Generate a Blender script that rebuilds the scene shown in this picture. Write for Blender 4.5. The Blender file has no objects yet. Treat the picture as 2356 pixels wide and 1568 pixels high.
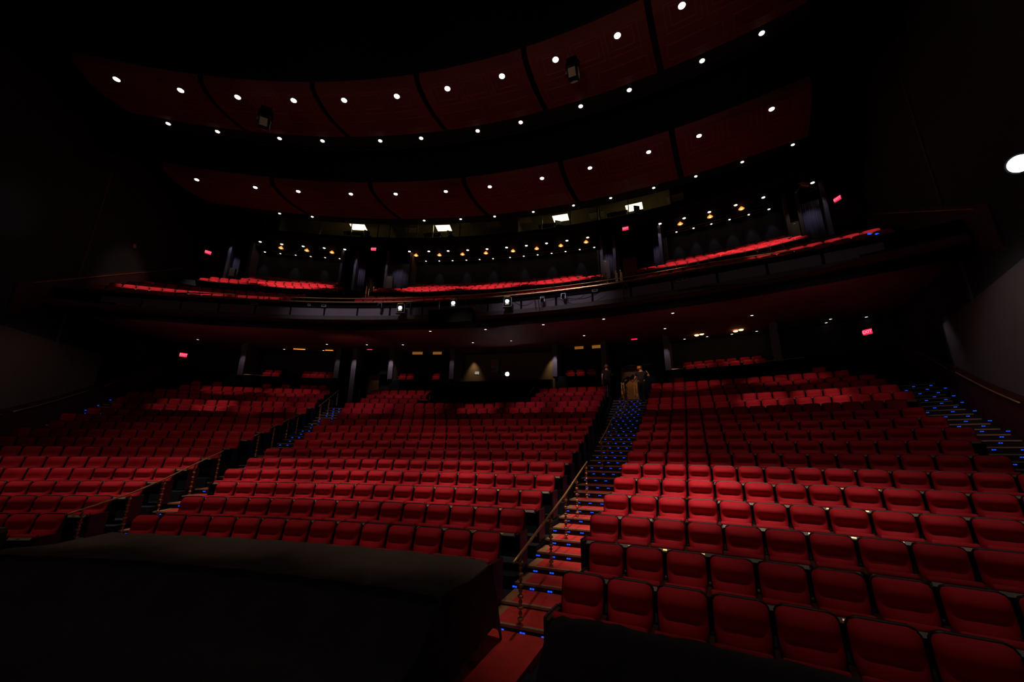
import bpy, bmesh, math, random
from mathutils import Vector, Matrix
from math import sin, cos, radians, pi, sqrt, atan2, degrees
random.seed(7)
S = bpy.context.scene
COL = S.collection

# ------------------------------------------------------------------ camera
Z0 = 3.0                                   # eye height above the lowest floor level
F_PX, PITCH, ROLL = 910.74, 0.26995, 0.00996
cd = bpy.data.cameras.new('camera'); cam = bpy.data.objects.new('camera', cd); COL.objects.link(cam)
cd.sensor_width = 36.0; cd.lens = 36.0 * F_PX / 2356; cd.clip_start = 0.05; cd.clip_end = 300
FW = Vector((0, cos(PITCH), sin(PITCH))); _r = Vector((1, 0, 0)); _u = Vector((0, -sin(PITCH), cos(PITCH)))
RT = _r * cos(ROLL) + _u * sin(ROLL); UP = -_r * sin(ROLL) + _u * cos(ROLL)
cam.matrix_world = Matrix(((RT.x, UP.x, -FW.x, 0), (RT.y, UP.y, -FW.y, 0), (RT.z, UP.z, -FW.z, Z0), (0, 0, 0, 1)))
S.camera = cam
# ------------------------------------------------------------------ view + world
S.view_settings.view_transform = 'Standard'; S.view_settings.look = 'None'
S.view_settings.exposure = 0.0; S.view_settings.gamma = 1.0; S.view_settings.use_curve_mapping = False
S.cycles.use_denoising = True
S.cycles.max_bounces = 6; S.cycles.diffuse_bounces = 3; S.cycles.glossy_bounces = 2
S.cycles.sample_clamp_indirect = 2.0
W = bpy.data.worlds.new('world'); S.world = W; W.use_nodes = True
W.node_tree.nodes['Background'].inputs[0].default_value = (0.35, 0.4, 0.7, 1)
W.node_tree.nodes['Background'].inputs[1].default_value = 0.0012

# ------------------------------------------------------------------ the house: all curves run round one centre
CX, CY, AX = -8.585, -14.558, 10.0         # centre of the seating arcs, direction of the house axis (deg)
def P(r, a, z):
    t = radians(a); return Vector((CX + r * sin(t), CY + r * cos(t), z + Z0))
def ray(x, y): return FW + RT * ((x - 1178) / F_PX) - UP * ((y - 784) / F_PX)
def at_r(x, y, r):
    d = ray(x, y); a = d.x**2 + d.y**2; b = -2 * (d.x * CX + d.y * CY); c = CX**2 + CY**2 - r * r
    t = (-b + sqrt(b * b - 4 * a * c)) / (2 * a); p = d * t
    return degrees(atan2(p.x - CX, p.y - CY)), p.z
def at_z(x, y, z):
    d = ray(x, y); p = d * (z / d.z); return sqrt((p.x - CX)**2 + (p.y - CY)**2), degrees(atan2(p.x - CX, p.y - CY))
def proj(p):
    q = Vector((p.x, p.y, p.z - Z0)); d = q.dot(FW)
    if d < 0.1: return -9999, -9999
    return 1178 + F_PX * q.dot(RT) / d, 784 - F_PX * q.dot(UP) / d
RR = [22.14, 23.46, 24.75, 26.01, 27.23, 28.41, 29.57, 30.69, 31.77, 32.82, 33.83, 34.81, 35.76, 36.67, 37.55, 38.40, 39.25, 40.10]
ZZ = [-1.464, -1.36, -1.147, -.899, -.617, -.323, -.007, .335, .671, 1.017, 1.382, 1.731, 2.089, 2.470, 2.84, 3.16, 3.56, 3.93]
def interp(x, X, Y):
    if x <= X[0]: return Y[0]
    for i in range(1, len(X)):
        if x <= X[i]: return Y[i-1] + (Y[i] - Y[i-1]) * (x - X[i-1]) / (X[i] - X[i-1])
    return Y[-1]
def ramp(r):                                # line through the step nosings
    if r < RR[0]: return ZZ[0] - .95 + (r - RR[0]) * .12
    return interp(r, RR, ZZ) - .95

# ------------------------------------------------------------------ lights
def spot(name, loc, target, power, size_deg, blend=.6, col=(1, .82, .66), rad=.15):
    l = bpy.data.lights.new(name, 'SPOT'); l.energy = power; l.spot_size = radians(size_deg); l.spot_blend = blend
    l.color = col; l.shadow_soft_size = rad
    o = bpy.data.objects.new(name, l); COL.objects.link(o); o.location = loc
    o.rotation_euler = (Vector(target) - Vector(loc)).to_track_quat('-Z', 'Y').to_euler(); return o
def oval(o, k): o.scale = (k, 1, 1); return o
WARM = (1, .80, .62)
for a, e, sz in ((-14, 700, 27), (-7, 1000, 27), (-1, 1500, 26), (5.5, 1700, 26), (12, 1800, 26), (18.5, 1900, 26), (26, 3900, 25), (31, 1500, 24), (36, 620, 25)):
    spot('house_light', P(24.5, a, 13.2), P(27.0, a, -1.2), e * 1.7, sz, 1, WARM, .1)
for a, e in ((-10, 450), (-3, 700), (4, 950), (11, 1050), (18, 1050), (25, 1150), (32, 520), (38, 250)):
    spot('house_light', P(21.5, a, 13.0), P(23.1, a, -1.6), e * .85, 18, 1, WARM, .1)
for a, e in ((-9, 330), (-2, 620), (6, 900), (14, 900), (22, 820), (29.5, 330), (36, 180)):
    spot('house_light', P(25.0, a, 13.2), P(31.6, a, .3), e, 30, 1, WARM, .1)
for a, e, sz in ((-13.8, 700, 9), (-11, 1900, 7.5), (-7.5, 800, 11), (-3.5, 500, 9), (1.5, 700, 11), (6, 480, 11), (11, 1100, 9), (15, 900, 8), (19, 600, 9), (25.5, 600, 9), (28.5, 500, 9), (31.5, 2000, 8), (34.5, 2000, 8), (36.6, 500, 9)):
    spot('house_light', P(24.0, a, 12.8), P(36.2, a, 2.0), e * 1.5, sz, .7, WARM, .1)
for a, e in ((-12, 2400), (-7, 2400), (2.8, 1500), (18, 1500), (27, 2400), (33, 2600)):
    oval(spot('house_light', P(18.0, a, 11.6), P(39.1, a, 3.2), e, 3.0, .5, WARM, .08), 3.2)
for a, e in ((-15.2, 5000), (-9, 9000), (4, 7000), (10.5, 8000), (17, 9000), (28, 7000), (33, 10000)):
    oval(spot('balcony_light', P(28, a, 13.4), P(40.9, a, 10.8), e * 1.0, 11.5, .6, WARM, .08), 2.2)
for a, e in ((-16.8, 1800), (-13, 1500), (-8.5, 900), (-4, 300), (7, 250), (17, 300), (27, 600), (34, 1500), (38, 1500)):
    oval(spot('balcony_light', P(26.5, a, 13.3), P(35.1, a, 7.8), e * 1.7, 8, .6, WARM, .08), 2.0)
# added fill without fixtures, reaching the balcony front, the ceiling bands and the side walls
def area(name, loc, target, power, sx, sy, col):
    l = bpy.data.lights.new(name, 'AREA'); l.shape = 'RECTANGLE'; l.size = sx; l.size_y = sy; l.energy = power; l.color = col
    o = bpy.data.objects.new(name, l); COL.objects.link(o); o.location = loc
    o.rotation_euler = (Vector(target) - Vector(loc)).to_track_quat('-Z', 'Y').to_euler(); return o
area('ambient_fill', P(9, 10, 1.5), P(34, 10, 12.0), 40, 10, 3, (1, .62, .5))  # added weak ambient fill from the stage side, no such fixture
for a, e in ((-9, 520), (3, 620), (15, 760), (27, 1000)): spot('band_fill', P(17, a, 3.5), P(29.4, a, 14.1), e * (.5 if a > 0 else .22), 34, 1, (1, .62, .42), .3)  # added uplight that brightens the front ceiling band
for a, e in ((-9, 420), (3, 520), (15, 560), (27, 620)): spot('band_fill', P(25, a, 4.5), P(36.6, a, 14.6), e * .26, 34, 1, (1, .40, .42), .3)  # reddish fill in place of light bounced off the seats
spot('front_fill', P(24, 5, 10.5), P(33.2, 1, 6.6), 900, 40, .9, (.85, .8, 1), .3)  # added to brighten the balcony front panels
spot('front_fill', P(24, 17, 10.5), P(33.2, 18, 6.6), 800, 36, .9, (.85, .8, 1), .3)

# ------------------------------------------------------------------ materials
def mat(name, col, rough=.7, metal=0, noise=0, scale=8, spec=.3, bump=0, sheen=0):
    m = bpy.data.materials.new(name); m.use_nodes = True; nt = m.node_tree; b = nt.nodes['Principled BSDF']
    b.inputs['Base Color'].default_value = (*col, 1); b.inputs['Roughness'].default_value = rough; b.inputs['Metallic'].default_value = metal
    b.inputs['Specular IOR Level'].default_value = spec
    if sheen: b.inputs['Sheen Weight'].default_value = sheen; b.inputs['Sheen Tint'].default_value = (1, .3, .3, 1)
    if noise or bump:
        tc = nt.nodes.new('ShaderNodeTexCoord'); n = nt.nodes.new('ShaderNodeTexNoise'); n.inputs['Scale'].default_value = scale; n.inputs['Detail'].default_value = 4
        nt.links.new(tc.outputs['Object'], n.inputs['Vector'])
        if noise:
            mr = nt.nodes.new('ShaderNodeMapRange'); mr.inputs['To Min'].default_value = 1 - noise; mr.inputs['To Max'].default_value = 1 + noise
            nt.links.new(n.outputs['Fac'], mr.inputs['Value'])
            mx = nt.nodes.new('ShaderNodeVectorMath'); mx.operation = 'SCALE'; mx.inputs[0].default_value = col
            nt.links.new(mr.outputs['Result'], mx.inputs['Scale']); nt.links.new(mx.outputs[0], b.inputs['Base Color'])
        if bump:
            bp = nt.nodes.new('ShaderNodeBump'); bp.inputs['Strength'].default_value = bump; bp.inputs['Distance'].default_value = .01
            nt.links.new(n.outputs['Fac'], bp.inputs['Height']); nt.links.new(bp.outputs[0], b.inputs['Normal'])
    return m
def emit(name, col, st, sample=False):
    m = mat(name, (0.02, 0.02, 0.02)); b = m.node_tree.nodes['Principled BSDF']
    b.inputs['Emission Color'].default_value = (*col, 1); b.inputs['Emission Strength'].default_value = st
    if not sample: m.cycles.emission_sampling = 'NONE'
    return m
M = dict(
    velvet=mat('red_velvet', (.52, .013, .028), .75, noise=.18, scale=5, spec=.15),
    shell=mat('black_shell', (.012, .01, .012), .45),
    pan=mat('black_pan', (.01, .009, .012), .6),
    fascia=mat('brown_fascia', (.20, .15, .12), .5, noise=.2),
    plate=mat('brass_plate', (.8, .55, .22), .3, .9),
    wood=mat('arm_wood', (.06, .022, .014), .4, noise=.3, scale=20),
    standard=mat('seat_standard', (.012, .01, .012), .5),
    endpanel=mat('end_panel', (.05, .008, .01), .5),
    carpet_d=mat('dark_carpet', (.012, .012, .02), .95, noise=.3, scale=30),
    carpet_r=mat('red_carpet', (.60, .035, .03), .9, noise=.35, scale=6, bump=.3),
    border=mat('carpet_border', (.36, .16, .07), .85, noise=.35, scale=25),
    nosing=mat('step_nosing', (.36, .22, .15), .4, noise=.2, scale=12),
    riser=mat('step_riser', (.016, .004, .008), .7),
    led=emit('blue_led', (.008, .09, 1), 1.0),
    brass=mat('brass', (.60, .32, .14), .36, .6, noise=.15, scale=14),
    wall=mat('dark_wall', (.022, .018, .022), .85, noise=.3, scale=1.5),
    wall_p=mat('plum_panel', (.10, .075, .085), .8, noise=.15, scale=3),
    front=mat('balcony_front_panel', (.23, .17, .20), .8, noise=.15, scale=2),
    lip=mat('balcony_lip', (.12, .085, .075), .7, noise=.2, scale=3),
    black=mat('black_paint', (.005, .0045, .006), .8, spec=.12),
    ceil=mat('black_ceiling', (.006, .006, .009), .9),
    soffit=mat('red_soffit', (.16, .02, .024), .8, noise=.12, scale=1.2),
    panel=mat('ceiling_panel', (.15, .028, .026), .75, noise=.12, scale=1.5),
    bead=mat('panel_bead', (.22, .055, .05), .6),
    cloth=mat('black_cloth', (.085, .06, .05), .95, noise=.3, scale=2.5, bump=.5),
    cloth2=mat('black_cloth_front', (.05, .043, .05), .95, noise=.3, scale=2.5, bump=.5),
    dado=mat('red_dado', (.07, .010, .012), .7, noise=.2, scale=2),
    lamp=emit('lamp_lens', (1, .86, .66), 14), lamp_s=emit('small_lamp_lens', (1, .84, .66), 5), lamp_c=emit('white_lens', (.85, .93, 1), 30),
    lamp_t=emit('tiny_lens', (1, .86, .72), 2.2), bulb=emit('amber_bulb', (1, .55, .14), 8), amber=emit('amber_glass', (1, .36, .04), 1.1), amberp=emit('amber_strip', (.9, .35, .05), .22),
    fluoro=emit('office_panel', (1, .84, .5), 9, True), panel_off=mat('panel_off', (.35, .3, .2), .6), exit=emit('exit_red', (1, .012, .07), 1.6), exit_l=emit('exit_letter', (1, .22, .26), 1.3),
    screen=emit('screen', (.85, .75, .6), .35), booth=mat('booth_wall', (.19, .165, .10), .9), glass=mat('glass', (.9, .9, .9), .05),
    curtain=mat('plum_curtain', (.17, .14, .19), .85, noise=.2, scale=4), door=mat('door_wood', (.24, .12, .035), .5, noise=.3, scale=8),
    board=mat('brown_board', (.11, .085, .05), .7), steel=mat('grey_metal', (.25, .25, .26), .35, .8), pale=mat('pale_grey', (.35, .32, .27), .6), wwall=mat('sand_wall', (.13, .088, .045), .8, noise=.15),
    skin=mat('skin', (.55, .28, .18), .55), shirt=mat('black_shirt', (.010, .010, .014), .85), jeans=mat('dark_trousers', (.012, .012, .018), .85),
    bluejeans=mat('grey_trousers', (.03, .035, .05), .85), hair_b=mat('blond_hair', (.42, .17, .06), .6), hair_d=mat('brown_hair', (.09, .04, .02), .6), shoe=mat('black_shoe', (.01, .01, .01), .5),
    bundle=mat('bundle_cloth', (.11, .085, .06), .9, noise=.3, scale=6), strap=mat('pale_strap', (.5, .42, .3), .7),
)
g = M['glass'].node_tree.nodes['Principled BSDF']; g.inputs['Transmission Weight'].default_value = 1; g.inputs['IOR'].default_value = 1.02; g.inputs['Specular IOR Level'].default_value = .2
# ------------------------------------------------------------------ mesh helpers
def mk(name, verts, faces, mats, parent=None, fm=None, smooth=False):
    me = bpy.data.meshes.new(name); me.from_pydata([tuple(v) for v in verts], [], faces)
    for m in (mats if isinstance(mats, (list, tuple)) else [mats]): me.materials.append(m)
    if fm:
        for p, i in zip(me.polygons, fm): p.material_index = i
    if smooth: me.polygons.foreach_set('use_smooth', [True] * len(me.polygons))
    me.update(); o = bpy.data.objects.new(name, me); COL.objects.link(o)
    if parent: o.parent = parent
    return o
def empty(name, loc, rz=0, parent=None):
    o = bpy.data.objects.new(name, None); COL.objects.link(o); o.location = loc; o.rotation_euler = (0, 0, rz); o.empty_display_size = .1
    if parent: o.parent = parent
    return o
def tag(o, label=None, cat=None, group=None, kind=None):
    if label: o['label'] = label
    if cat: o['category'] = cat
    if group: o['group'] = group
    if kind: o['kind'] = kind
    return o
class MB:
    def __init__(s): s.v = []; s.f = []
    def add(s, v, f):
        n = len(s.v); s.v += [tuple(x) for x in v]; s.f += [tuple(i + n for i in q) for q in f]; return s
    def box(s, x0, x1, y0, y1, z0, z1, T=None):
        v = [Vector((x, y, z)) for x in (x0, x1) for y in (y0, y1) for z in (z0, z1)]
        if T: v = [T @ q for q in v]
        return s.add(v, [(0, 1, 3, 2), (4, 6, 7, 5), (0, 4, 5, 1), (2, 3, 7, 6), (0, 2, 6, 4), (1, 5, 7, 3)])
    def tube(s, a, b, r, n=8, r2=None):
        a, b = Vector(a), Vector(b); r2 = r if r2 is None else r2; d = (b - a).normalized(); u = d.orthogonal().normalized(); w = d.cross(u)
        v = [a + (u * cos(2*pi*i/n) + w * sin(2*pi*i/n)) * r for i in range(n)] + [b + (u * cos(2*pi*i/n) + w * sin(2*pi*i/n)) * r2 for i in range(n)]
        return s.add(v, [(i, (i+1) % n, (i+1) % n + n, i + n) for i in range(n)] + [tuple(range(n))[::-1], tuple(range(n, 2*n))])
    def path(s, pts, r, n=8):
        pts = [Vector(q) for q in pts]; k = len(pts); v = []
        for i, q in enumerate(pts):
            d = (pts[min(i+1, k-1)] - pts[max(i-1, 0)]).normalized(); u = d.cross(Vector((0, 0, 1)))
            u = u.normalized() if u.length > 1e-4 else Vector((1, 0, 0)); w = d.cross(u)
            v += [q + (u * cos(2*pi*j/n) + w * sin(2*pi*j/n)) * r for j in range(n)]
        f = [(i*n+j, i*n+(j+1) % n, (i+1)*n+(j+1) % n, (i+1)*n+j) for i in range(k-1) for j in range(n)]
        return s.add(v, f + [tuple(range(n))[::-1], tuple(range((k-1)*n, k*n))])
    def lathe(s, prof, n=12, T=None):
        v = []; k = len(prof)
        for r, z in prof: v += [Vector((r*cos(2*pi*j/n), r*sin(2*pi*j/n), z)) for j in range(n)]
        if T: v = [T @ q for q in v]
        return s.add(v, [(i*n+j, i*n+(j+1) % n, (i+1)*n+(j+1) % n, (i+1)*n+j) for i in range(k-1) for j in range(n)] + [tuple(range(n))[::-1], tuple(range((k-1)*n, k*n))])
    def arc(s, prof, a0, a1, step=1.0, closed=True, caps=True, ext=None, n=None):
        """revolve a profile of (r, z) about the house centre between two angles"""
        n = n or max(1, int(math.ceil(abs(a1 - a0) / step))); k = len(prof); v = []
        for i in range(n + 1):
            a = a0 + (a1 - a0) * i / n
            for r, z in prof:
                e = ext(a) if ext else 0
                v.append(P(r + e, a, z))
        m = k if closed else k - 1
        f = [(i*k+j, i*k+(j+1) % k, (i+1)*k+(j+1) % k, (i+1)*k+j) for i in range(n) for j in range(m)]
        if caps and closed: f += [tuple(range(k))[::-1], tuple(range(n*k, (n+1)*k))]
        return s.add(v, f)
    def build(s, name, m, parent=None, smooth=False): return mk(name, s.v, s.f, m, parent, smooth=smooth)
def loc(v, root):                           # world point -> local of a root empty
    return Matrix.Rotation(-root.rotation_euler.z, 3, 'Z') @ (Vector(v) - root.location)
def bevel(mb, w, seg=2):
    bm = bmesh.new(); vs = [bm.verts.new(v) for v in mb.v]
    for f in mb.f: bm.faces.new([vs[i] for i in f])
    bmesh.ops.recalc_face_normals(bm, faces=bm.faces)
    bmesh.ops.bevel(bm, geom=bm.edges[:], offset=w, segments=seg, profile=.6, affect='EDGES')
    o = MB(); bm.verts.index_update(); o.v = [tuple(v.co) for v in bm.verts]; o.f = [tuple(v.index for v in f.verts) for f in bm.faces]; bm.free(); return o

# ------------------------------------------------------------------ the theatre seat
def back_pad(nu, nv, w, z0, z1, y0, thick, relief, grow=0, cr=.075):
    """upholstered back: front sheet with relief, rear sheet, rim between them"""
    fr, bk = [], []
    hw = w / 2 + grow; zt = z1 + grow; zb = z0 - grow
    for j in range(nv):
        v = j / (nv - 1); z = zb + (zt - zb) * (v if j < nv - 3 else [1 - .10, 1 - .035, 1][j - nv + 3])
        vv = (z - zb) / (zt - zb)
        h = hw
        if z > zt - cr: h = hw - cr + sqrt(max(cr*cr - (z - (zt - cr))**2, 0))
        h *= .93 + .07 * min(1, vv * 2)
        ly = -.075 + .15 * vv                # recline
        for i in range(nu):
            u = -1 + 2 * i / (nu - 1); u = math.copysign(abs(u) ** .8, u)
            d = 0
            if relief:
                edge = (1 - abs(u) ** 6) * min(1, vv * 8) * (1 - max(0, (vv - .93) / .07) ** 2)
                mid = max(0, 1 - abs(u / .86) ** 4)
                lum = .056 * math.exp(-((vv - .33) / .2) ** 2) * (1 + .25 * cos(u * pi))
                head = .076 * math.exp(-((vv - .80) / .155) ** 2)
                slot = -.036 * mid * math.exp(-((vv - .575) / .055) ** 2)
                d = (.035 + lum + head + slot) * edge
            fr.append(Vector((u * h, ly + y0 - d, z))); bk.append(Vector((u * h, ly + y0 + thick, z)))
    n = nu * nv; f = []
    q = lambda i, j: j * nu + i
    for j in range(nv - 1):
        for i in range(nu - 1):
            f.append((q(i, j), q(i+1, j), q(i+1, j+1), q(i, j+1))); f.append((n+q(i, j), n+q(i, j+1), n+q(i+1, j+1), n+q(i+1, j)))
    ring = [q(i, 0) for i in range(nu)] + [q(nu-1, j) for j in range(1, nv)] + [q(i, nv-1) for i in range(nu-2, -1, -1)] + [q(0, j) for j in range(nv-2, 0, -1)]
    for a, b in zip(ring, ring[1:] + ring[:1]): f.append((b, a, n + a, n + b))
    return MB().add(fr + bk, f)
TILT = Matrix.Translation((0, -.10, .345)) @ Matrix.Rotation(radians(-47), 4, 'X')
def seat_parts(hi):
    P_ = {}
    P_['backrest'] = (back_pad(15, 20, .505, .44, 1.0, 0, .02, True) if hi else back_pad(7, 10, .505, .44, 1.0, 0, .02, True), 'velvet')
    P_['back_shell'] = (back_pad(9, 12, .505, .40, 1.0, .022, .035, False, .014, .085) if hi else back_pad(3, 5, .505, .40, 1.0, .022, .03, False, .014, .085), 'shell')
    pad = MB().box(-.245, .245, -.43, 0, -.01, .075, TILT)
    P_['seat_cushion'] = (bevel(pad, .03, 3 if hi else 1), 'velvet')
    P_['seat_pan'] = (MB().box(-.235, .235, -.405, 0, -.075, -.012, TILT), 'pan')
    P_['seat_fascia'] = (MB().box(-.215, .215, -.425, -.402, -.072, -.012, TILT), 'fascia')
    P_['number_plate'] = (MB().box(-.06, .0, -.431, -.4255, -.052, -.028, TILT), 'plate')
    a = MB().box(.252, .308, -.44, -.02, .61, .645); P_['armrest'] = (bevel(a, .012, 2) if hi else a, 'wood')
    P_['standard'] = (MB().box(.262, .298, -.36, .02, 0, .608).box(.262, .298, -.02, .06, .6, .66), 'standard')
    return P_
HI = seat_parts(True)
SM = {'backrest', 'back_shell', 'seat_cushion'}
def protoseat():
    root = empty('theatre_seat', (0, 0, 0)); m = {}
    for n, (mb, mt) in HI.items():
        par = m['seat_cushion'] if n in ('seat_pan', 'seat_fascia') else (m['seat_fascia'] if False else root)
        if n == 'number_plate': par = m['seat_cushion']
        m[n] = mb.build(n, M[mt], par, smooth=n in SM)
    return root
def copy_tree(o, parent=None):
    c = o.copy(); COL.objects.link(c)
    if parent is not None: c.parent = parent
    for ch in [x for x in o.children]: copy_tree(ch, c)
    return c
SW = .56
CLO = {1: 2.9, 2: 2.0, 3: 1.2, 4: .7, 5: .1, 6: .1, 7: -.1, 8: -.2, 9: -.3}
LHI = {0: -1.6, 1: -2.2, 2: -2.9, 3: -3.5, 4: -3.9, 5: -4.1, 6: -4.2, 7: -4.35, 8: -4.4, 9: -4.25, 10: -4.2, 11: -4.1, 12: -3.95, 13: -3.9}
REND = {0: 42, 1: 42, 2: 41.5, 3: 41, 4: 40, 5: 39.2, 6: 38.9, 7: 38.7, 8: 38.5, 9: 38.4, 10: 38.15, 11: 38.0, 12: 37.8, 13: 37.7, 14: 37.8, 15: 36.9, 16: 36.4, 17: 35.8}
seats = []                                  # (section, row, index from aisle, angle, r, z)
def fill(sec, k, a_start, a_end):
    r = RR[k]; st = degrees(SW / r); n = int(abs(a_end - a_start) / st + .35) + 1; sg = 1 if a_end > a_start else -1
    for i in range(n): seats.append((sec, k, i, a_start + sg * i * st, r, ZZ[k], n))
for k in range(1, 14): fill('centre', k, 20.4, CLO.get(k, -.4))
for k in (14, 15, 16): fill('booth_left', k, .2, 5.0); fill('booth_right', k, 20.4, 15.2)
for k in range(0, 18): fill('right', k, 24.65 + (.7 if k < 2 else 0), REND[k])
for k in range(1, 18): fill('left', k, LHI.get(k, -4.3), 20 - REND[k] if k < 16 else -15.6)
seats.append(('centre', 0, 0, 20.9, RR[0], ZZ[0], 1))
vis = []
for s in seats:
    sec, k, i, a, r, z, n = s
    x, y = proj(P(r, a, z))
    if x < -260 or x > 2356 + 300 or y > 1750: continue
    if k == 17 and random.random() < .55: continue
    d = (P(r, a, z) - Vector((0, 0, Z0))).length
    vis.append((d, s, -28 < x < 2384 and y < 1560))
order = sorted([v for v in vis if v[2]], key=lambda v: v[0])
indiv = order[:300]; ind_ids = {id(v[1]) for v in indiv}
ORD = 'first second third fourth fifth sixth seventh eighth ninth tenth eleventh twelfth thirteenth fourteenth fifteenth sixteenth seventeenth eighteenth nineteenth twentieth twenty-first twenty-second twenty-third twenty-fourth twenty-fifth twenty-sixth twenty-seventh twenty-eighth twenty-ninth thirtieth'.split()
proto = protoseat(); first = True
def place(o, s):
    sec, k, i, a, r, z, n = s
    o.location = P(r - .06, a, z - 1.0); o.rotation_euler = (0, 0, -radians(a))
armL = (HI['armrest'][0], HI['standard'][0])
me_arm = proto.children
pa = [c for c in proto.children if c.name.startswith('armrest')][0]; ps = [c for c in proto.children if c.name.startswith('standard')][0]
endp = bevel(MB().box(.30, .335, -.42, .02, .02, .66), .012, 2)
me_end = None
for d, s, v in indiv:
    sec, k, i, a, r, z, n = s
    if first: o = proto; first = False
    else: o = copy_tree(proto0)
    if o is proto: proto0 = copy_tree(proto)
    place(o, s)
    aisle = 'aisle'
    rowname = ORD[k] if sec == 'right' else ORD[max(k - 1, 0)]
    if sec == 'centre': lab = f'red theatre seat in centre block, {rowname} open row from front, {ORD[i]} from right aisle'
    elif sec == 'right': lab = f'red theatre seat in right block, {rowname} row from front, {ORD[i]} from the stairs'
    else: lab = f'red theatre seat in left block, {rowname} row from front, {ORD[i]} from its railing'
    if sec == 'centre' and k == 0: lab = 'dark red end seat half under the large black cloth beside the red carpet'
    tag(o, lab, 'seat', 'red seats of the main floor')
    # an extra arm where the row begins on the viewer's left, an end panel at the stairs
    if (sec == 'right' and i == 0) or (sec == 'centre' and i == n - 1):
        for src in (pa, ps):
            c = src.copy(); COL.objects.link(c); c.parent = o; c.location = (-.56, 0, 0)
    if i == 0 or (sec == 'centre' and i == n - 1):
        c = (endp.build('end_panel', M['endpanel'], o) if me_end is None else bpy.data.objects.new('end_panel', me_end)); me_end = c.data
        if c.name not in COL.objects: COL.objects.link(c)
        c.parent = o
        left = (sec == 'right') or (sec == 'centre' and i == n - 1 and n > 1)
        if left: c.location = (-.635, 0, 0)
# remove the spare template
def rm(o):
    for c in list(o.children): rm(c)
    bpy.data.objects.remove(o)
rm(proto0)
# every further seat: one object
import numpy as np
LO = seat_parts(False)
tv, tf, tm, tsm = [], [], [], []
mats_order = ['velvet', 'shell', 'pan', 'fascia', 'plate', 'wood', 'standard']
for n, (mb, mt) in LO.items():
    b = len(tv); tv += mb.v; tf += [tuple(i + b for i in q) for q in mb.f]; tm += [mats_order.index(mt)] * len(mb.f); tsm += [n in SM] * len(mb.f)
tva = np.array(tv)
def stuff_seats(name, places, label):
    V, Fc, Fm, Sm = [], [], [], []
    for j, (a, r, z) in enumerate(places):
        t = -radians(a); c, s_ = cos(t), sin(t); o = P(r - .06, a, z - 1.0)
        R = np.array([[c, -s_, 0], [s_, c, 0], [0, 0, 1]]); V.append(tva @ R.T + np.array(o)); b = j * len(tv)
        Fc += [tuple(i + b for i in q) for q in tf]; Fm += tm; Sm += tsm
    me = bpy.data.meshes.new(name); me.from_pydata(np.vstack(V).tolist(), [], Fc)
    for m in mats_order: me.materials.append(M[m])
    me.polygons.foreach_set('material_index', Fm); me.polygons.foreach_set('use_smooth', Sm); me.update()
    o = bpy.data.objects.new(name, me); COL.objects.link(o); return tag(o, label, 'seats', None, 'stuff')
places = [(s[3], s[4], s[5]) for d, s, v in vis if id(s) not in ind_ids]
# balcony seats
BR = [34.2, 35.0, 35.9, 36.8, 39.55, 40.45, 41.35, 42.25, 43.1]; BZ = [7.5, 7.95, 8.42, 8.85, 10.45, 10.93, 11.42, 11.95, 12.4]
for j in range(9):
    r = BR[j]; st = degrees(SW / r)
    if j < 4: blocks = [(-6.2, -19.6 + .35 * j), (.2, 19.8), (24.6, 39.3 - .4 * j)]
    elif j < 6: blocks = [(-5.0, -16.8), (-.9, 20.9), (24.2, 35.8)]
    else: blocks = [(-6.4, -14.6), (1.6, 18.6), (26.4, 34.9)]
    for lo, hi in blocks:
        n = int(abs(hi - lo) / st) + 1; sg = 1 if hi > lo else -1
        places += [(lo + sg * i * st, r, BZ[j]) for i in range(n)]
for q in (-11.5, -10.7, -8.1, -7.4, -6.7, -5.9, .9, 1.7, 4.2, 17, 17.9, 18.9, 26.8, 27.6, 28.4, 29.2, 30.0, 30.9, 31.7):   # two rows behind the ledge under the balcony
    places.append((q, 43.0, 5.35)); places.append((q + .2, 42.35, 5.05))
stuff_seats('theatre_seats', places, 'more red theatre seats filling the far rows, the rear boxes and the balcony')

# ------------------------------------------------------------------ floors (tiers)
def sec_edges(k):
    r = RR[k]
    lo = {0: 2.2, 1: 2.2, 2: 1.3, 3: .5, 4: 0, 5: -.6, 6: -.7}.get(k, -1.05)
    lh = {0: -1.4, 1: -1.4, 2: -2.2, 3: -2.8, 4: -3.2, 5: -3.4, 6: -3.5}.get(k, -3.6)
    rs = 23.9
    ro = interp(r, [31, 33, 36, 40], [39.35, 39.25, 38.85, 38.6])
    return [(20 - ro - (5 if k < 4 else 0), lh), (lo, 21.15), (rs, ro + (5 if k < 4 else 0))]
fl = MB()
for k in range(18):
    r0 = RR[k] - .72 if k else 21.0; r1 = (RR[k+1] - .72) if k < 17 else 41.3
    zt = ZZ[k] - 1.0
    for a0, a1 in sec_edges(k): fl.arc([(r0, zt), (r1, zt), (r1, -4), (r0, -4)], a0, a1, 1.5)
fl.arc([(6, -2.57), (21.9, -2.50), (21.9, -4), (6, -4)], -40, 62, 3)
for a0, a1, ro in ((-3.9, 2.4, 0), (21.0, 24.0, 0), (38.3, 44, 0), (-24, -18.3, 0)):   # core below the stairs
    fl.arc([(21.5, -2.75)] + [(q, ramp(q) - .35) for q in (23, 25, 27, 29, 31, 33, 35, 37, 39)] + [(41.5, 2.7), (41.5, -4), (21.5, -4)], a0, a1, 2)
fl.arc([(40.7, 2.93), (44.2, 2.93), (44.2, -4), (40.7, -4)], -24, 44, 2)
tag(fl.build('floor', M['carpet_d']), None, None, None, 'structure')

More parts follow.
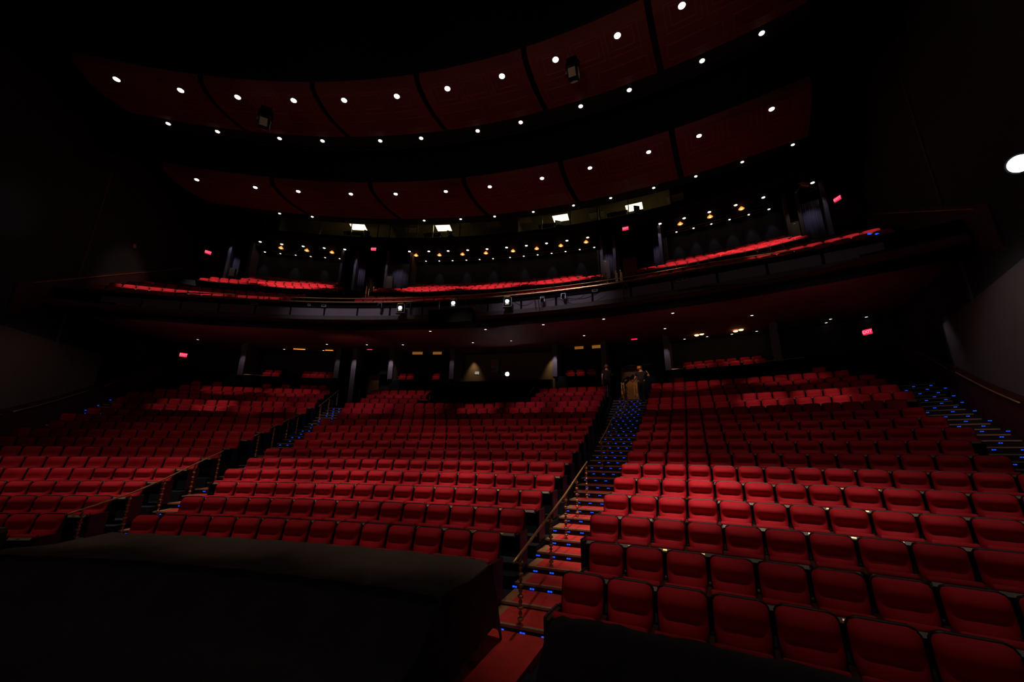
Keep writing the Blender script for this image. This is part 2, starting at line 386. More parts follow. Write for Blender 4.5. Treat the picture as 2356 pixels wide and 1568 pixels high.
# ------------------------------------------------------------------ aisle stairs
def stairs(name, label, lo, hi, j0, j1, leds, border=True, last_r=None):
    root = empty(name, P(RR[1], (lo(24) + hi(24)) / 2, ramp(RR[1]))); inv = -root.location
    tag(root, label, 'stairs')
    tips = []
    for j in range(j0, j1 + 1):
        k = j / 2; r = (RR[int(k)] if k == int(k) else (RR[int(k)] + RR[int(k)+1]) / 2) - .1
        tips.append((r, ramp(r + .01)))
    for i, (r, z) in enumerate(tips):
        r1 = tips[i+1][0] + .02 if i + 1 < len(tips) else r + 1.0
        zp = tips[i-1][1] if i else z - .12
        a0, a1 = lo(r), hi(r); w = degrees(1 / r)
        def tr(mb): mb.v = [tuple(Vector(v) + inv) for v in mb.v]; return mb
        s = tr(MB().arc([(r, zp - .04), (r, z - .022), (r1, z - .022), (r1, zp - .04)], a0, a1, n=2)).build('step', M['riser'], root)
        b = .16 * w
        cp = MB().arc([(r + .04, z - .02), (r + .04, z), (r1, z), (r1, z - .02)], a0 + b, a1 - b, n=2)
        tr(cp).build('carpet', M['carpet_r'], s)
        for q0, q1 in ((a0, a0 + b), (a1 - b, a1)):
            tr(MB().arc([(r + .04, z - .021), (r + .04, z - .001), (r1, z - .001), (r1, z - .021)], q0, q1, n=1)).build('carpet_border', M['border'], s)
        tr(MB().arc([(r - .012, z - .03), (r - .012, z + .004), (r + .045, z + .004), (r + .045, z - .03)], a0, a1, n=2)).build('nosing', M['nosing'], s)
        for a in leds(r, a0, a1, i):
            l = MB()
            for o_ in (-.022, .022):
                l.arc([(r - .012, z - .085), (r - .012, z - .062), (r + .01, z - .062), (r + .01, z - .085)], a + (o_ - .017) * w, a + (o_ + .017) * w, n=1)
            tr(l).build('step_light', M['led'], s)
def led4(r, a0, a1, i):
    w = degrees(1 / r); m = (a0 + a1) / 2; o = .08 if i % 2 else -.08
    return [m + (q + o) * w for q in (-.48, -.16, .16, .48)]
def led3(r, a0, a1, i):
    w = degrees(1 / r); m = (a0 + a1) / 2; o = .15 if i % 2 else -.15
    return [m + (q + o) * w for q in (-.55, 0.05, .55)]
llo = lambda r: interp(r, [22, 23.5, 24.75, 26, 27.2, 28.5, 31], [-1.2, -1.4, -2.2, -2.8, -3.2, -3.4, -3.55])
lhi = lambda r: interp(r, [22, 23.5, 24.75, 26, 27.2, 28.5, 31], [2.3, 2.2, 1.3, .55, 0, -.6, -1.05])
stairs('aisle_staircase', 'red carpeted stairs with blue step lights between centre block and right block', lambda r: 21.2, lambda r: 23.85, 1, 33, led4)
stairs('aisle_staircase', 'red carpeted stairs with blue step lights left of the centre block', llo, lhi, 1, 31, led4)
rhi = lambda r: interp(r, [28, 33.2, 35.3, 37.4, 39.5, 43], [42.6, 41.3, 40.75, 40.25, 40.2, 39.6])
rlo = lambda r: interp(r, [31, 33, 36, 40], [39.3, 39.25, 38.85, 38.6]) + .02
stairs('aisle_staircase', 'dark stairs with blue step lights climbing along the right side wall', rlo, rhi, 7, 33, led3)
stairs('aisle_staircase', 'dark stairs with blue step lights along the left side wall', lambda r: 20 - rhi(r), lambda r: 20 - rlo(r), 14, 33, led3)
# level carpet at the foot of the right stairs
cr_ = MB().arc([(15, -2.57), (15, -2.47), (22.68, -2.44), (22.68, -2.6)], 21.3, 23.7, .8).build('carpet_runner', M['carpet_r'])
tag(cr_, 'plain red carpet on the floor at the foot of the right stairs', 'carpet')
be = MB().arc([(15, -2.57), (15, -2.462), (22.66, -2.432), (22.66, -2.6)], 21.05, 21.32, 1).build('border_strip', M['border'], cr_)

# ------------------------------------------------------------------ handrails with beaded brass posts
def bead_post(h):
    mb = MB(); prof = [(.035, 0), (.035, .03), (.012, .035)]
    n = 11
    for i in range(n):
        z = .05 + (h - .1) * i / n; q = (h - .1) / n
        R = .046 if i % 2 == 0 else .03
        prof += [(.010, z), (R * .8, z + q * .25), (R, z + q * .5), (R * .8, z + q * .75)]
    prof += [(.012, h - .03), (.02, h - .01), (.01, h)]
    return mb.lathe(prof, 10)
POST = bead_post(.88); post_me = None
def handrail(label, pts, over=.35, group='brass handrails with beaded posts', rh=.92, rail=True, fz=None):
    """pts: list of (r, angle) of the posts"""
    global post_me
    base = [P(r, a, (fz(r) if fz else ramp(r))) for r, a in pts]
    root = empty('stair_handrail', base[0]); tag(root, label, 'handrail', group)
    if rail:
        tops = [b + Vector((0, 0, rh)) for b in base]
        ext = [tops[0] - (tops[1] - tops[0]).normalized() * over] + tops + [tops[-1] + (tops[-1] - tops[-2]).normalized() * over * .5]
        MB().path([t - root.location for t in ext], .021, 8).build('rail', M['brass'], root, smooth=True)
    for b in base:
        o = (POST.build('baluster', M['brass'], root, smooth=True) if post_me is None else bpy.data.objects.new('baluster', post_me)); post_me = o.data
        if o.name not in COL.objects: COL.objects.link(o)
        o.parent = root; o.location = b - root.location
handrail('lowest brass handrail with beaded posts on the right stairs', [(22.72, 22.63), (24.73, 22.26), (25.98, 22.2), (27.25, 22.13), (28.48, 22.13)])
handrail('middle brass handrail with beaded posts on the right stairs', [(30.93, 22.21), (32.16, 22.22), (33.44, 22.23), (34.5, 22.28)])
handrail('topmost brass handrail with beaded posts on the right stairs', [(37.0, 22.26), (37.8, 22.4), (38.9, 22.44)])
handrail('lowest brass handrail beside the front rows of the left block', [(23.9, -1.75), (25.07, -1.9), (26.34, -2.4), (27.83, -3.0), (29.15, -3.27)])
handrail('middle brass handrail beside the left block stairs', [(31.57, -3.47), (32.7, -3.46), (33.77, -3.38), (34.46, -3.2)])
handrail('topmost brass handrail beside the left block stairs', [(36.4, -2.85), (37.68, -3.0), (39.2, -3.2)])
for a, nm in ((21.9, 'left'), (22.9, 'right')):
    handrail(f'pair of beaded brass posts at the top of the right stairs, {nm} pair', [(39.8, a), (40.3, a + .1)], rail=False, group='brass post pairs at stair heads', fz=lambda r: 2.93)
handrail('pair of beaded brass posts at the top of the left stairs', [(40.6, -2.0), (40.9, -1.1)], rail=False, group='brass post pairs at stair heads', fz=lambda r: 2.93)

# ------------------------------------------------------------------ black cloths over the front rows
def cloth(name, label, prof, a0, a1, mt, amp, taper=None):
    nr = []
    for (r0, z0), (r1, z1) in zip(prof, prof[1:]):
        m = max(2, int(math.hypot(r1 - r0, z1 - z0) / .09))
        nr += [(r0 + (r1 - r0) * i / m, z0 + (z1 - z0) * i / m) for i in range(m)]
    nr.append(prof[-1]); na = int((a1 - a0) / .25); V = []; k = len(nr)
    for i in range(na + 1):
        for j, (r, z) in enumerate(nr):
            lo = a0 + (taper(r) if taper else 0); a = lo + (a1 - lo) * i / na
            w = sin(a * 3.1 + j * .11) * .5 + sin(a * 7.3 + r * 2) * .3 + sin(a * 13 + j * .4) * .2
            V.append(P(r + amp * .6 * w, a, z + amp * w - (.05 if i in (0, na) else 0)))
    F_ = [(i*k+j, i*k+j+1, (i+1)*k+j+1, (i+1)*k+j) for i in range(na) for j in range(k-1)]
    # hems hanging at both ends
    for e, i in ((0, 0), (1, na)):
        b = len(V)
        for j, (r, z) in enumerate(nr): V.append(P(r, (a0 + (taper(r) if taper else 0) - .25) if e == 0 else a1 + .25, max(-2.5, z - .75)))
        F_ += [(i*k+j, b+j, b+j+1, i*k+j+1) for j in range(k-1)]
    o = mk(name, V, F_, mt, smooth=True)
    sm = o.modifiers.new('thickness', 'SOLIDIFY'); sm.thickness = .012
    return tag(o, label, 'cloth')
cloth('dust_cloth', 'huge dark brown cloth draped over the front rows of the centre block', [(22.42, -1.85), (22.3, -1.56), (22.16, -1.44), (21.6, -1.5), (21.1, -1.475), (20.9, -1.50)], 4.2, 22.0, M['cloth'], .012, taper=lambda r: min(0, (r - 22.3) * 1.3))
cloth('black_cloth', 'black cloth hanging down in front of the brown cloth at lower left', [(21.2, -1.56), (20.96, -1.53), (20.75, -1.66), (20.45, -1.9), (20.2, -1.98), (19.8, -2.02), (19.55, -2.2), (19.3, -2.5), (16.2, -2.52)], -22, 22.1, M['cloth2'], .015)
cloth('black_cloth', 'black cloth covering the floor before the right block at lower right', [(21.35, -1.75), (21.12, -1.56), (20.95, -1.56), (20.7, -1.8), (20.45, -2.2), (20.2, -2.46), (15.5, -2.5)], 25.3, 45, M['cloth2'], .015, taper=lambda r: (-1.4 if r < 20.4 else 0))
tag(bevel(MB().box(-.5, .5, -.4, .4, -.35, .35), .1, 2).build('dark_bundle', M['cloth']), 'dark covered block at the left edge before the left block', 'bundle').location = P(22.6, -4.0, -1.85)

# ------------------------------------------------------------------ balcony
def flare(a):
    d = abs(a - AX); return .75 * ((d - 18) / 7.5) ** 2 * (1 if a > AX else 1.0) if d > 18 else 0
fl2 = lambda a: min(flare(a), 2.2)
BA0, BA1 = -21.5, 41.5
b = MB().arc([(33.28, 6.28), (33.3, 7.02), (33.55, 7.02), (33.55, 6.47), (44.2, 7.4), (44.2, 7.05), (36, 6.5)], BA0, BA1, 1, ext=lambda a: 0)
sof = MB().arc([(33.28, 6.16), (33.5, 6.10), (44.2, 7.02), (44.2, 7.3), (33.5, 6.4)], BA0, BA1, 1).build('ceiling_balcony_soffit', M['soffit']); tag(sof, kind='structure')
blc = empty('balcony', P(33.3, 10, 6.2)); tag(blc, 'long curved balcony front with plum panels, dark joints and brass ledge', 'balcony'); bi = -blc.location
def bl(mb, name, m, smooth=False): mb.v = [tuple(Vector(v) + bi) for v in mb.v]; return mb.build(name, m, blc, smooth)
bl(MB().arc([(33.12, 6.14), (33.12, 6.34), (33.36, 6.36), (33.36, 6.14)], BA0, BA1, 1, ext=lambda a: .25 * fl2(a)), 'lower_lip', M['lip'])
bl(MB().arc([(33.34, 6.30), (33.34, 7.04), (33.6, 7.04), (33.6, 6.30)], BA0, BA1, 1, ext=lambda a: .25 * fl2(a)), 'backing', M['black'])
for i in range(21):
    a0 = -18.5 + i * 2.85
    if a0 + 2.7 > 39: break
    bl(MB().arc([(33.26, 6.37), (33.26, 6.80), (33.33, 6.80), (33.33, 6.37)], a0 + .08, a0 + 2.77, 1, ext=lambda a: .25 * fl2(a)), 'front_panel', M['front'])
bl(MB().arc([(33.0, 7.0), (33.0, 7.05), (33.5, 7.06), (33.5, 7.0)], BA0 + 3.3, BA1 - 4, .7, ext=fl2), 'ledge', M['brass'])
bl(MB().arc([(33.2, 6.8), (33.2, 7.0), (33.5, 7.0), (33.5, 6.8)], BA0, BA1, 1, ext=lambda a: .25 * fl2(a)), 'dark_band', M['black'])
rl = MB().path([P(33.38 + fl2(a), a, 7.36) - blc.location for a in [x * .7 for x in range(-20, 53)]], .026, 8); rl.build('top_rail', M['brass'], blc, True)
for i in range(24):
    a = -13 + i * 2.1; p0 = P(33.38 + fl2(a), a, 7.03) - blc.location
    MB().tube(p0, p0 + Vector((0, 0, .33)), .013, 6).build('rail_bracket', M['black'], blc)
bf = MB()
for j in range(9):
    r0 = BR[j] - .72 if j else 33.55; r1 = BR[j+1] - .72 if j < 8 else 44.2; z = BZ[j] - 1.0
    if j == 3: r1 = 37.6
    bf.arc([(r0, z), (r1, z), (r1, z - .55), (r0, z - .55)], BA0, BA1, 1.5)
bf.arc([(37.6, 8.2), (38.83, 8.2), (38.83, 9.44), (38.9, 9.44), (38.9, 7.4), (37.6, 7.6)], BA0, BA1, 1.5)
tag(bf.build('floor_balcony', M['carpet_d']), kind='structure')
handrail('short brass handrail with beaded posts on the left balcony stairs', [(35.2, -6.9), (35.9, -5.3)], fz=lambda r: 6.55 + (r - 34.2) * .5, over=.1, group='balcony handrails')
for rr, aa, nm in ((39.9, -2.1, 'left'), (39.9, -1.4, 'right')):
    handrail(f'beaded brass posts at the head of the left balcony stairs, {nm} pair', [(rr, aa), (rr + .4, aa + .05)], rail=False, group='balcony brass posts', fz=lambda r: 9.93)
for rr, aa, nm in ((38.95, 20.9, 'lower left'), (38.95, 21.3, 'lower right'), (39.9, 22.0, 'upper left'), (39.9, 22.4, 'upper right')):
    handrail(f'beaded brass posts on the right balcony stairs, {nm} pair', [(rr, aa), (rr + .4, aa + .05)], rail=False, group='balcony brass posts', fz=lambda r: 9.45 if r < 39.7 else 9.93)
for a in (-1.8, 21.7): spot('balcony_light', P(38.0, a, 14.0), P(39.9, a, 10.4), 260, 26, .8, WARM, .05)  # spots added to bring out the beaded posts
for a, e in ((-10, 200), (-3, 220), (4, 200), (27, 240), (33, 420)): oval(spot('rail_fill', P(27, a, 9.2), P(33.4 + fl2(a), a, 7.25), e, 4.2, .8, WARM, .05), 3.2)  # added spots that make the rail highlight, no fixtures there
# balcony step lights at the ends of the rows
blg = empty('balcony_step_lights', P(37, 38.2, 8)); tag(blg, 'row of small blue step lights at the right end of the balcony', 'step lights')
for x, y in ((2000, 537.5), (2018, 538), (2038.5, 538), (2049, 538.5)):
    a, z = at_r(x, y, 34.0); q = P(34.0, a, z) - blg.location
    MB().box(-.05, .05, -.02, .02, -.022, .022, Matrix.Translation(q)).build('step_light', M['led'], blg)
blg = empty('balcony_step_lights', P(36, -18, 8)); tag(blg, 'pair of small blue step lights at the left end of the balcony', 'step lights')
for x, y in ((307, 663), (321.5, 662)):
    a, z = at_r(x, y, 36.4); q = P(36.4, a, z) - blg.location
    MB().box(-.05, .05, -.02, .02, -.022, .022, Matrix.Translation(q)).build('step_light', M['led'], blg)

# lights, cables and box clamped to the balcony front
def led_fixture(x, y, nm):
    a, z = at_r(x, y, 32.75); root = empty('stage_light', P(32.75, a, z), -radians(a)); tag(root, f'lit white stage light clamped to the balcony front, {nm}', 'stage light', 'lit stage lights on the balcony front')
    bevel(MB().box(-.15, .15, -.02, .26, -.17, .13), .02, 1).build('housing', M['black'], root)
    MB().lathe([(.001, 0), (.075, 0), (.085, .02), (.085, .05)], 16, Matrix.Translation((0, -.05, 0)) @ Matrix.Rotation(-pi/2, 4, 'X')).build('lens', M['lamp_c'], root)
    MB().box(-.2, -.17, .05, .1, -.22, .2).box(.17, .2, .05, .1, -.22, .2).box(-.2, .2, .05, .1, .18, .21).box(-.22, .22, -.05, .2, -.27, -.24).build('yoke', M['steel'], root)
    MB().box(-.14, .14, -.04, .2, .21, .24).tube((0, .08, .21), (0, .3, .34), .02, 6).build('clamp', M['plate'], root)
    MB().box(-.09, .09, -.025, -.02, -.16, -.10).build('lower_lens', M['screen'], root)
led_fixture(921, 708, 'left of three'); led_fixture(1043, 697, 'middle of three'); led_fixture(1167, 693, 'right of three')
for x, y, nm in ((874, 704, 'left of the lit lights'), (940, 704, 'just right of the leftmost lit light'), (1105, 696, 'between two lit lights'), (1248, 690, 'right of the lit lights'), (1296, 682, 'farther right beside hanging cables'), (1440, 660, 'below the right balcony stairs')):
    a, z = at_r(x, y, 32.9); root = empty('stage_light', P(32.9, a, z + .05), -radians(a)); tag(root, f'unlit black stage light on the balcony front, {nm}', 'stage light', 'unlit stage lights on the balcony front')
    MB().tube((0, -.12, -.12), (0, .14, -.02), .07, 10).build('barrel', M['black'], root); MB().box(-.1, -.085, -.03, .03, -.14, .1).box(.085, .1, -.03, .03, -.14, .1).box(-.1, .1, -.03, .03, .09, .11).build('yoke', M['steel'], root)
    MB().tube((0, 0, .1), (0, .15, .16), .014, 6).build('clamp', M['plate'], root)
for i, (x, y, w_) in enumerate(((587, 699, .3), (712, 702, .14), (746, 704, .24), (1248, 684, .16), (1369, 669, .26), (1439, 659, .18), (1563, 646, .26), (1576, 643, .2))):
    a, z = at_r(x, y, 33.2); root = empty('outlet_box', P(33.19, a, z), -radians(a))
    tag(root, f'small pale power outlet box under the balcony ledge, {ORD[i]} from the left', 'outlet', 'outlet boxes on the balcony front')
    bevel(MB().box(-w_/2, w_/2, -.06, 0, -.06, .06), .01, 1).build('case', M['pale'], root)
    MB().box(-w_/3, w_/3, -.066, -.06, -.02, .03).build('socket_face', M['black'], root)
def cable(label, spans):
    root = empty('cable_swag', P(32.95, at_r(*spans[0][0], 32.95)[0], at_r(*spans[0][0], 32.95)[1])); tag(root, label, 'cable', 'cables on the balcony front')
    for (x0, y0), (x1, y1), sag in spans:
        a0, z0 = at_r(x0, y0, 32.95); a1, z1 = at_r(x1, y1, 32.95)
        MB().path([P(32.95, a0 + (a1 - a0) * t / 12, z0 + (z1 - z0) * t / 12 - sag * 4 * (t/12) * (1 - t/12)) - root.location for t in range(13)], .014, 6).build('cable', M['black'], root, True)
cable('black cable looping between the two right lit stage lights', [((1050, 692), (1085, 688), .1), ((1085, 688), (1130, 690), .18)])
cable('black cables sagging right of the rightmost lit stage light', [((1180, 682), (1225, 680), .22), ((1225, 680), (1280, 672), .1), ((1280, 675), (1390, 665), .35), ((1285, 672), (1340, 665), .22)])
cable('black cable tails hanging straight down under the balcony ledge', [((1230, 683), (1232, 708), 0), ((1238, 683), (1240, 708), 0), ((1244, 683), (1246, 705), 0), ((1278, 675), (1280, 700), 0), ((1434, 660), (1436, 690), 0)])
cable('thin grey cable sagging beneath the right end of the balcony front', [((1560, 668), (1795, 653), -.12)])
a0, z0 = at_r(988, 745, 32.8); a1, _ = at_r(1088, 745, 32.8)
bx = MB().arc([(32.55, 5.72), (32.55, 6.36), (33.1, 6.36), (33.1, 5.72)], a0, a1, 1); o = bx.build('projector_housing', M['black']); tag(o, 'long black box hung under the middle of the balcony front', 'housing')
MB().path([P(32.53, a0, 6.37), P(32.53, a1, 6.37)], .012, 6).build('edge_trim', M['lip'], o)
for x, y in ((1010, 712), (1070, 708)):
    a, z = at_r(x, y, 32.8); MB().tube(P(32.8, a, 6.36), P(32.8, a, 6.95), .018, 6).build('hanger', M['steel'], o)

# ------------------------------------------------------------------ ceiling bands of curved panels
ct = MB().arc([(8, 18.5), (46, 18.5), (46, 18.9), (8, 18.9)], -50, 70, 4)
tag(ct.build('ceiling', M['ceil']), kind='structure')
def band(front, prof, joints, row, step=1.0):
    for n_, (a0, a1) in enumerate(zip(joints, joints[1:])):
        pts = prof; back = [(r, z + .12) for r, z in reversed(pts)]
        m = (a0 + a1) / 2; root = empty('ceiling_panel', P(pts[0][0], m, pts[0][1]))
        side = ['leftmost', 'second from left', 'third from left', 'fourth from left', 'fifth from left', 'sixth from left', 'rightmost'][n_]
        tag(root, f'curved dark red ceiling panel in the {row} band, {side}', 'ceiling panel', f'red panels of the {row} ceiling band')
        def tr(mb): mb.v = [tuple(Vector(v) - root.location) for v in mb.v]; return mb
        tr(MB().arc(pts + back, a0 + .22, a1 - .22, 1)).build('panel_face', M['panel'], root, False)
        # raised rectangular mouldings
        bd = MB()
        def strip(u0, u1, a_0, a_1):
            seg = []
            L = len(pts) - 1
            def pt(u):
                x = u * L; i = min(int(x), L - 1); t = x - i; return (pts[i][0] + (pts[i+1][0] - pts[i][0]) * t, pts[i][1] + (pts[i+1][1] - pts[i][1]) * t)
            n = 5; pr = [pt(u0 + (u1 - u0) * i / n) for i in range(n + 1)]
            bd.arc([(r, z - .018) for r, z in pr] + [(r, z + .02) for r, z in reversed(pr)], a_0, a_1, 1)
        for c in (.22, .5, .78):
            ac = a0 + (a1 - a0) * c
            for w_, u0, u1 in ((1.15, .26, .56), (.8, .32, .5)):
                strip(u0, u0 + .012, ac - w_, ac + w_); strip(u1 - .012, u1, ac - w_, ac + w_); strip(u0, u1, ac - w_, ac - w_ + .06); strip(u0, u1, ac + w_ - .06, ac + w_)
        for c in (.27, .73):
            ac = a0 + (a1 - a0) * c
            strip(.66, .672, ac - 1.8, ac + 1.8); strip(.86, .872, ac - 1.8, ac + 1.8); strip(.66, .872, ac - 1.8, ac - 1.74); strip(.66, .872, ac + 1.74, ac + 1.8)
        tr(bd).build('moulding', M['bead'], root)
U_PROF = [(27.15, 14.25), (27.3, 13.98), (27.6, 13.9), (28.3, 13.93), (29.1, 14.12), (29.9, 14.42), (30.6, 14.72)]
L_PROF = [(33.6, 14.45), (33.75, 14.2), (34.0, 14.12), (35.2, 14.28), (36.6, 14.68), (38.0, 15.18), (39.2, 15.66)]
J = [AX + 9.1 * i for i in (-3, -2, -1, 0, 1, 2, 3)]
band('front', U_PROF, J, 'upper front'); band('rear', L_PROF, J, 'lower rear')
dk = MB()
dk.arc([(30.62, 14.82), (31.5, 14.86), (31.5, 15.0), (30.62, 15.0)], -17.5, 37.5, 1).arc([(39.22, 15.88), (40.3, 15.9), (40.3, 16.1), (39.22, 16.1)], -17.5, 37.5, 1)
dk.arc([(27.2, 14.35), (30.6, 14.95), (30.6, 15.1), (27.2, 14.6)], -17.3, 37.3, 2).arc([(33.7, 14.5), (39.2, 15.95), (39.2, 16.1), (33.7, 14.7)], -17.3, 37.3, 2)
dk.arc([(27.05, 14.2), (27.05, 18.5), (27.15, 18.5), (27.15, 14.2)], -50, 70, 2).arc([(33.5, 14.4), (33.5, 18.5), (33.6, 18.5), (33.6, 14.4)], -50, 70, 2)
dk.arc([(31.5, 14.8), (31.5, 18.5), (31.6, 18.5), (31.6, 14.8)], -50, 70, 2)
tag(dk.build('ceiling_bulkheads', M['ceil']), kind='structure')
# recessed downlights
def downlight_proto(R, lens):
    root = empty('downlight', (0, 0, 0))
    MB().lathe([(R, .02), (R * 1.3, 0), (R * 1.32, .03), (R * 1.1, .06)], 16).build('trim_ring', M['steel'] if R > .09 else M['black'], root, True)
    MB().lathe([(.002, .012), (R * .9, .012), (R, .03), (R, .05)], 16).build('lens', lens, root)
    return root
def downlights(pts, rf, zf, R, lens, lab, group, drop=0):
    pr = None; n = len(pts)
    for i, (x, y) in enumerate(pts):
        a, z = at_r(x, y, rf)
        o = downlight_proto(R, lens) if pr is None else copy_tree(pr)
        pr = pr or o
        o.location = P(rf, a, zf - drop); tag(o, f'{lab}, {ORD[i]} from left', 'ceiling light', group)
U_L = [(269, 180), (417, 203), (548, 218), (677, 224), (793, 222), (914, 212), (1030, 195), (1155, 167), (1278, 130), (1420, 76), (1568, 8)]
UL_L = [(386, 288), (500, 304.5), (643, 319.5), (742, 324), (875, 323), (969, 317), (1099, 299.6), (1198, 281), (1336, 245), (1448, 209), (1616, 144), (1754, 83)]
L_L = [(453, 411.6), (588, 428), (687, 436), (808, 441), (911, 440.5), (1026, 434), (1127, 423), (1247, 405), (1357, 381.5), (1492, 345.5), (1608, 310), (1775, 249.5)]
LL_L = [(643, 492.6), (718, 500.5), (976, 505.5), (1060, 502), (1138, 497.6), (1227, 485), (1319.6, 472.8), (1405, 455), (1504, 432), (1601, 407), (1708, 373.7), (1825, 336.8)]
downlights(U_L, 27.75, 13.87, .115, M['lamp'], 'round bright downlight along the upper front ceiling edge', 'downlights of the upper front edge')
downlights(UL_L, 31.0, 14.79, .10, M['lamp_s'], 'small downlight behind the upper front ceiling band', 'downlights behind the upper band')
downlights(L_L, 34.25, 14.08, .11, M['lamp'], 'round downlight along the lower ceiling edge', 'downlights of the lower edge')
downlights(LL_L, 39.75, 15.84, .09, M['lamp_s'], 'small downlight above the control booth glass', 'downlights above the booths')
def c(ox, oy, pts, s=3.92): return [(ox + x / s, oy + y / s) for x, y in pts]
N1 = c(600, 400, [(34, 720), (175, 733), (313, 745), (449, 755), (580, 764), (711, 772), (1367, 789), (1490, 789), (1610, 787), (1730, 784), (1854, 781), (1974, 774), (2095, 767), (2248, 755)]) + c(1200, 400, [(20, 745), (145, 732), (271, 718), (397, 704), (525, 687), (655, 668), (1245, 568), (1399, 538), (1553, 505), (1714, 469), (1879, 431), (2053, 390), (2236, 345)])
N2 = c(600, 400, [(-10, 634), (187, 644), (381, 660), (571, 674), (757, 683), (1341, 696), (1516, 695), (1690, 691), (1866, 685), (2041, 675), (2217, 661)]) + c(1200, 400, [(43, 644), (225, 623), (409, 597), (596, 568), (1249, 451), (1467, 404), (1695, 352), (1933, 293), (2184, 230), (2656, 220)])
N3 = c(600, 400, [(180, 680), (413, 702), (641, 714), (1400, 738), (1611, 735), (1819, 730), (2030, 718), (2275, 703)]) + c(1200, 400, [(137, 682), (354, 653), (582, 622), (1433, 468), (1703, 409), (1987, 340)])
downlights(N1, 43.6, 14.60, .075, M['lamp_s'], 'small wall washer lamp over the balcony rear wall', 'wall washers over the balcony')
downlights(N2, 42.5, 14.87, .10, M['lamp_s'], 'round ceiling light above the rear balcony rows', 'ceiling lights above the balcony')
for i, (x, y) in enumerate(N1):
    if i % 2 == 0 or i > 20:
        a, z = at_r(x, y, 43.6); spot('wall_washer', P(43.55, a, 14.5), P(44.0, a, 12.6), 13, 38, .8, (.8, .82, 1), .05)
pr = None
for i, (x, y) in enumerate(N3):
    a, z = at_r(x, y, 42.8)
    if pr is None:
        o = pr = empty('pendant_lamp', (0, 0, 0))
        MB().lathe([(.03, .16), (.07, .12), (.16, .02), (.17, 0), (.15, -.005)], 16).build('amber_shade', M['amber'], o, True)
        MB().lathe([(.002, -.05), (.055, -.03), (.07, 0), (.055, .03), (.01, .05)], 12).build('bulb', M['bulb'], o, True)
        MB().tube((0, 0, .14), (0, 0, .24), .012, 6).build('stem', M['brass'], o)
    else: o = copy_tree(pr)
    o.location = P(42.8, a, 14.70); tag(o, f'amber glass lamp glowing under the booths, {ORD[i]} from left', 'lamp', 'amber lamps under the booths')

# ------------------------------------------------------------------ booths, balcony ceiling and rear walls
sl = MB()
sl.arc([(41.0, 14.93), (43.0, 14.93), (43.0, 14.66), (44.3, 14.66), (44.3, 15.12), (41.0, 15.12)], -20, 40, 1)          # booth floor / balcony ceiling
sl.arc([(41.0, 15.02), (41.0, 15.22), (41.15, 15.22), (41.15, 15.02)], -20, 40, 1)
sl.arc([(40.3, 16.5), (44.3, 16.75), (44.3, 16.95), (40.3, 16.7)], -20, 40, 1)
tag(sl.build('ceiling_rear', M['ceil']), kind='structure')
bw = MB().arc([(43.9, 15.12), (43.9, 16.75), (44.0, 16.75), (44.0, 15.12)], -12, 27, 1)
for a in (-12, -1.0, 12.5, 20.5, 27): bw.arc([(41.2, 15.12), (41.2, 16.7), (43.9, 16.75), (43.9, 15.12)], a - .05, a + .05, 1)
bw.arc([(41.3, 16.52), (43.9, 16.62), (43.9, 16.7), (41.3, 16.6)], -12, 27, 1)
tag(bw.build('wall_booths', M['booth']), kind='structure')
tag(MB().arc([(41.2, 15.1), (43.9, 15.1), (43.9, 15.14), (41.2, 15.14)], -12, 27, 1).build('floor_booths', M['booth']), kind='structure')
uw = MB().arc([(44.0, 6.9), (44.0, 18.5), (44.3, 18.5), (44.3, 6.9)], -26, 46, 1)
uw.arc([(44.0, -1), (44.0, 7.3), (44.3, 7.3), (44.3, -1)], -26, 46, 1)
tag(uw.build('wall_rear', M['wall']), kind='structure')
nwin = 0
mull = [(608, 640), (737, 0), (808, 0), (870, 0), (940, 0), (960, 0), (996, 0), (1058, 0), (1247, 0), (1313, 0), (1382, 0), (1450, 0), (1525, 0)]
ang = [at_r(x, 530, 41.05)[0] for x, _ in mull]
for i, (a0, a1) in enumerate(zip(ang, ang[1:])):
    if a1 - a0 < .6: continue
    o = MB().arc([(41.05, 15.22), (41.05, 16.45), (41.07, 16.45), (41.07, 15.22)], a0 + .06, a1 - .06, 1).build(f'window_{i+1}', M['glass']); tag(o, kind='structure')
    MB().arc([(41.03, 15.22), (41.03, 16.45), (41.09, 16.45), (41.09, 15.22)], a0 - .05, a0 + .05, 1).build('window_frame', M['steel'], o)
tr_ = MB()
for x0, y0, x1, y1 in ((805, 504, 850, 505), (973, 505, 1008, 506), (1030, 503, 1065, 502), (1240, 485, 1330, 472), (1370, 468, 1510, 430)):
    a0, _ = at_r(x0, y0, 40.9); a1, _ = at_r(x1, y1, 40.9); tr_.arc([(40.95, 16.45), (40.95, 16.5), (41.05, 16.5), (41.05, 16.45)], a0, a1, 1)
tag(tr_.build('trim_1', M['brass']), kind='structure')
def ceil_panel(x, y, on, i):
    r, a = at_z(x, y, 16.5); root = empty('booth_ceiling_light', P(r, a, 16.5), -radians(a))
    tag(root, ('lit' if on else 'unlit') + f' square ceiling light inside the control booths, {ORD[i]} ' + ('lit' if on else 'unlit') + ' from left', 'ceiling light', ('lit' if on else 'unlit') + ' booth ceiling lights')
    w, d = (.55, .42) if on else (.48, .35)
    MB().box(-w, w, -d, d, -.02, 0).build('diffuser', M['fluoro'] if on else M['panel_off'], root); MB().box(-w-.03, w+.03, -d-.03, d+.03, -.015, .03).build('frame', M['pale'], root)
for i, q in enumerate(((825, 522), (1021, 524), (1290, 501), (1459, 476))): ceil_panel(*q, True, i)
for i, q in enumerate(((948, 529), (1065, 511), (1134, 516), (1205, 506), (1373, 494), (1553, 456))): ceil_panel(*q, False, i)
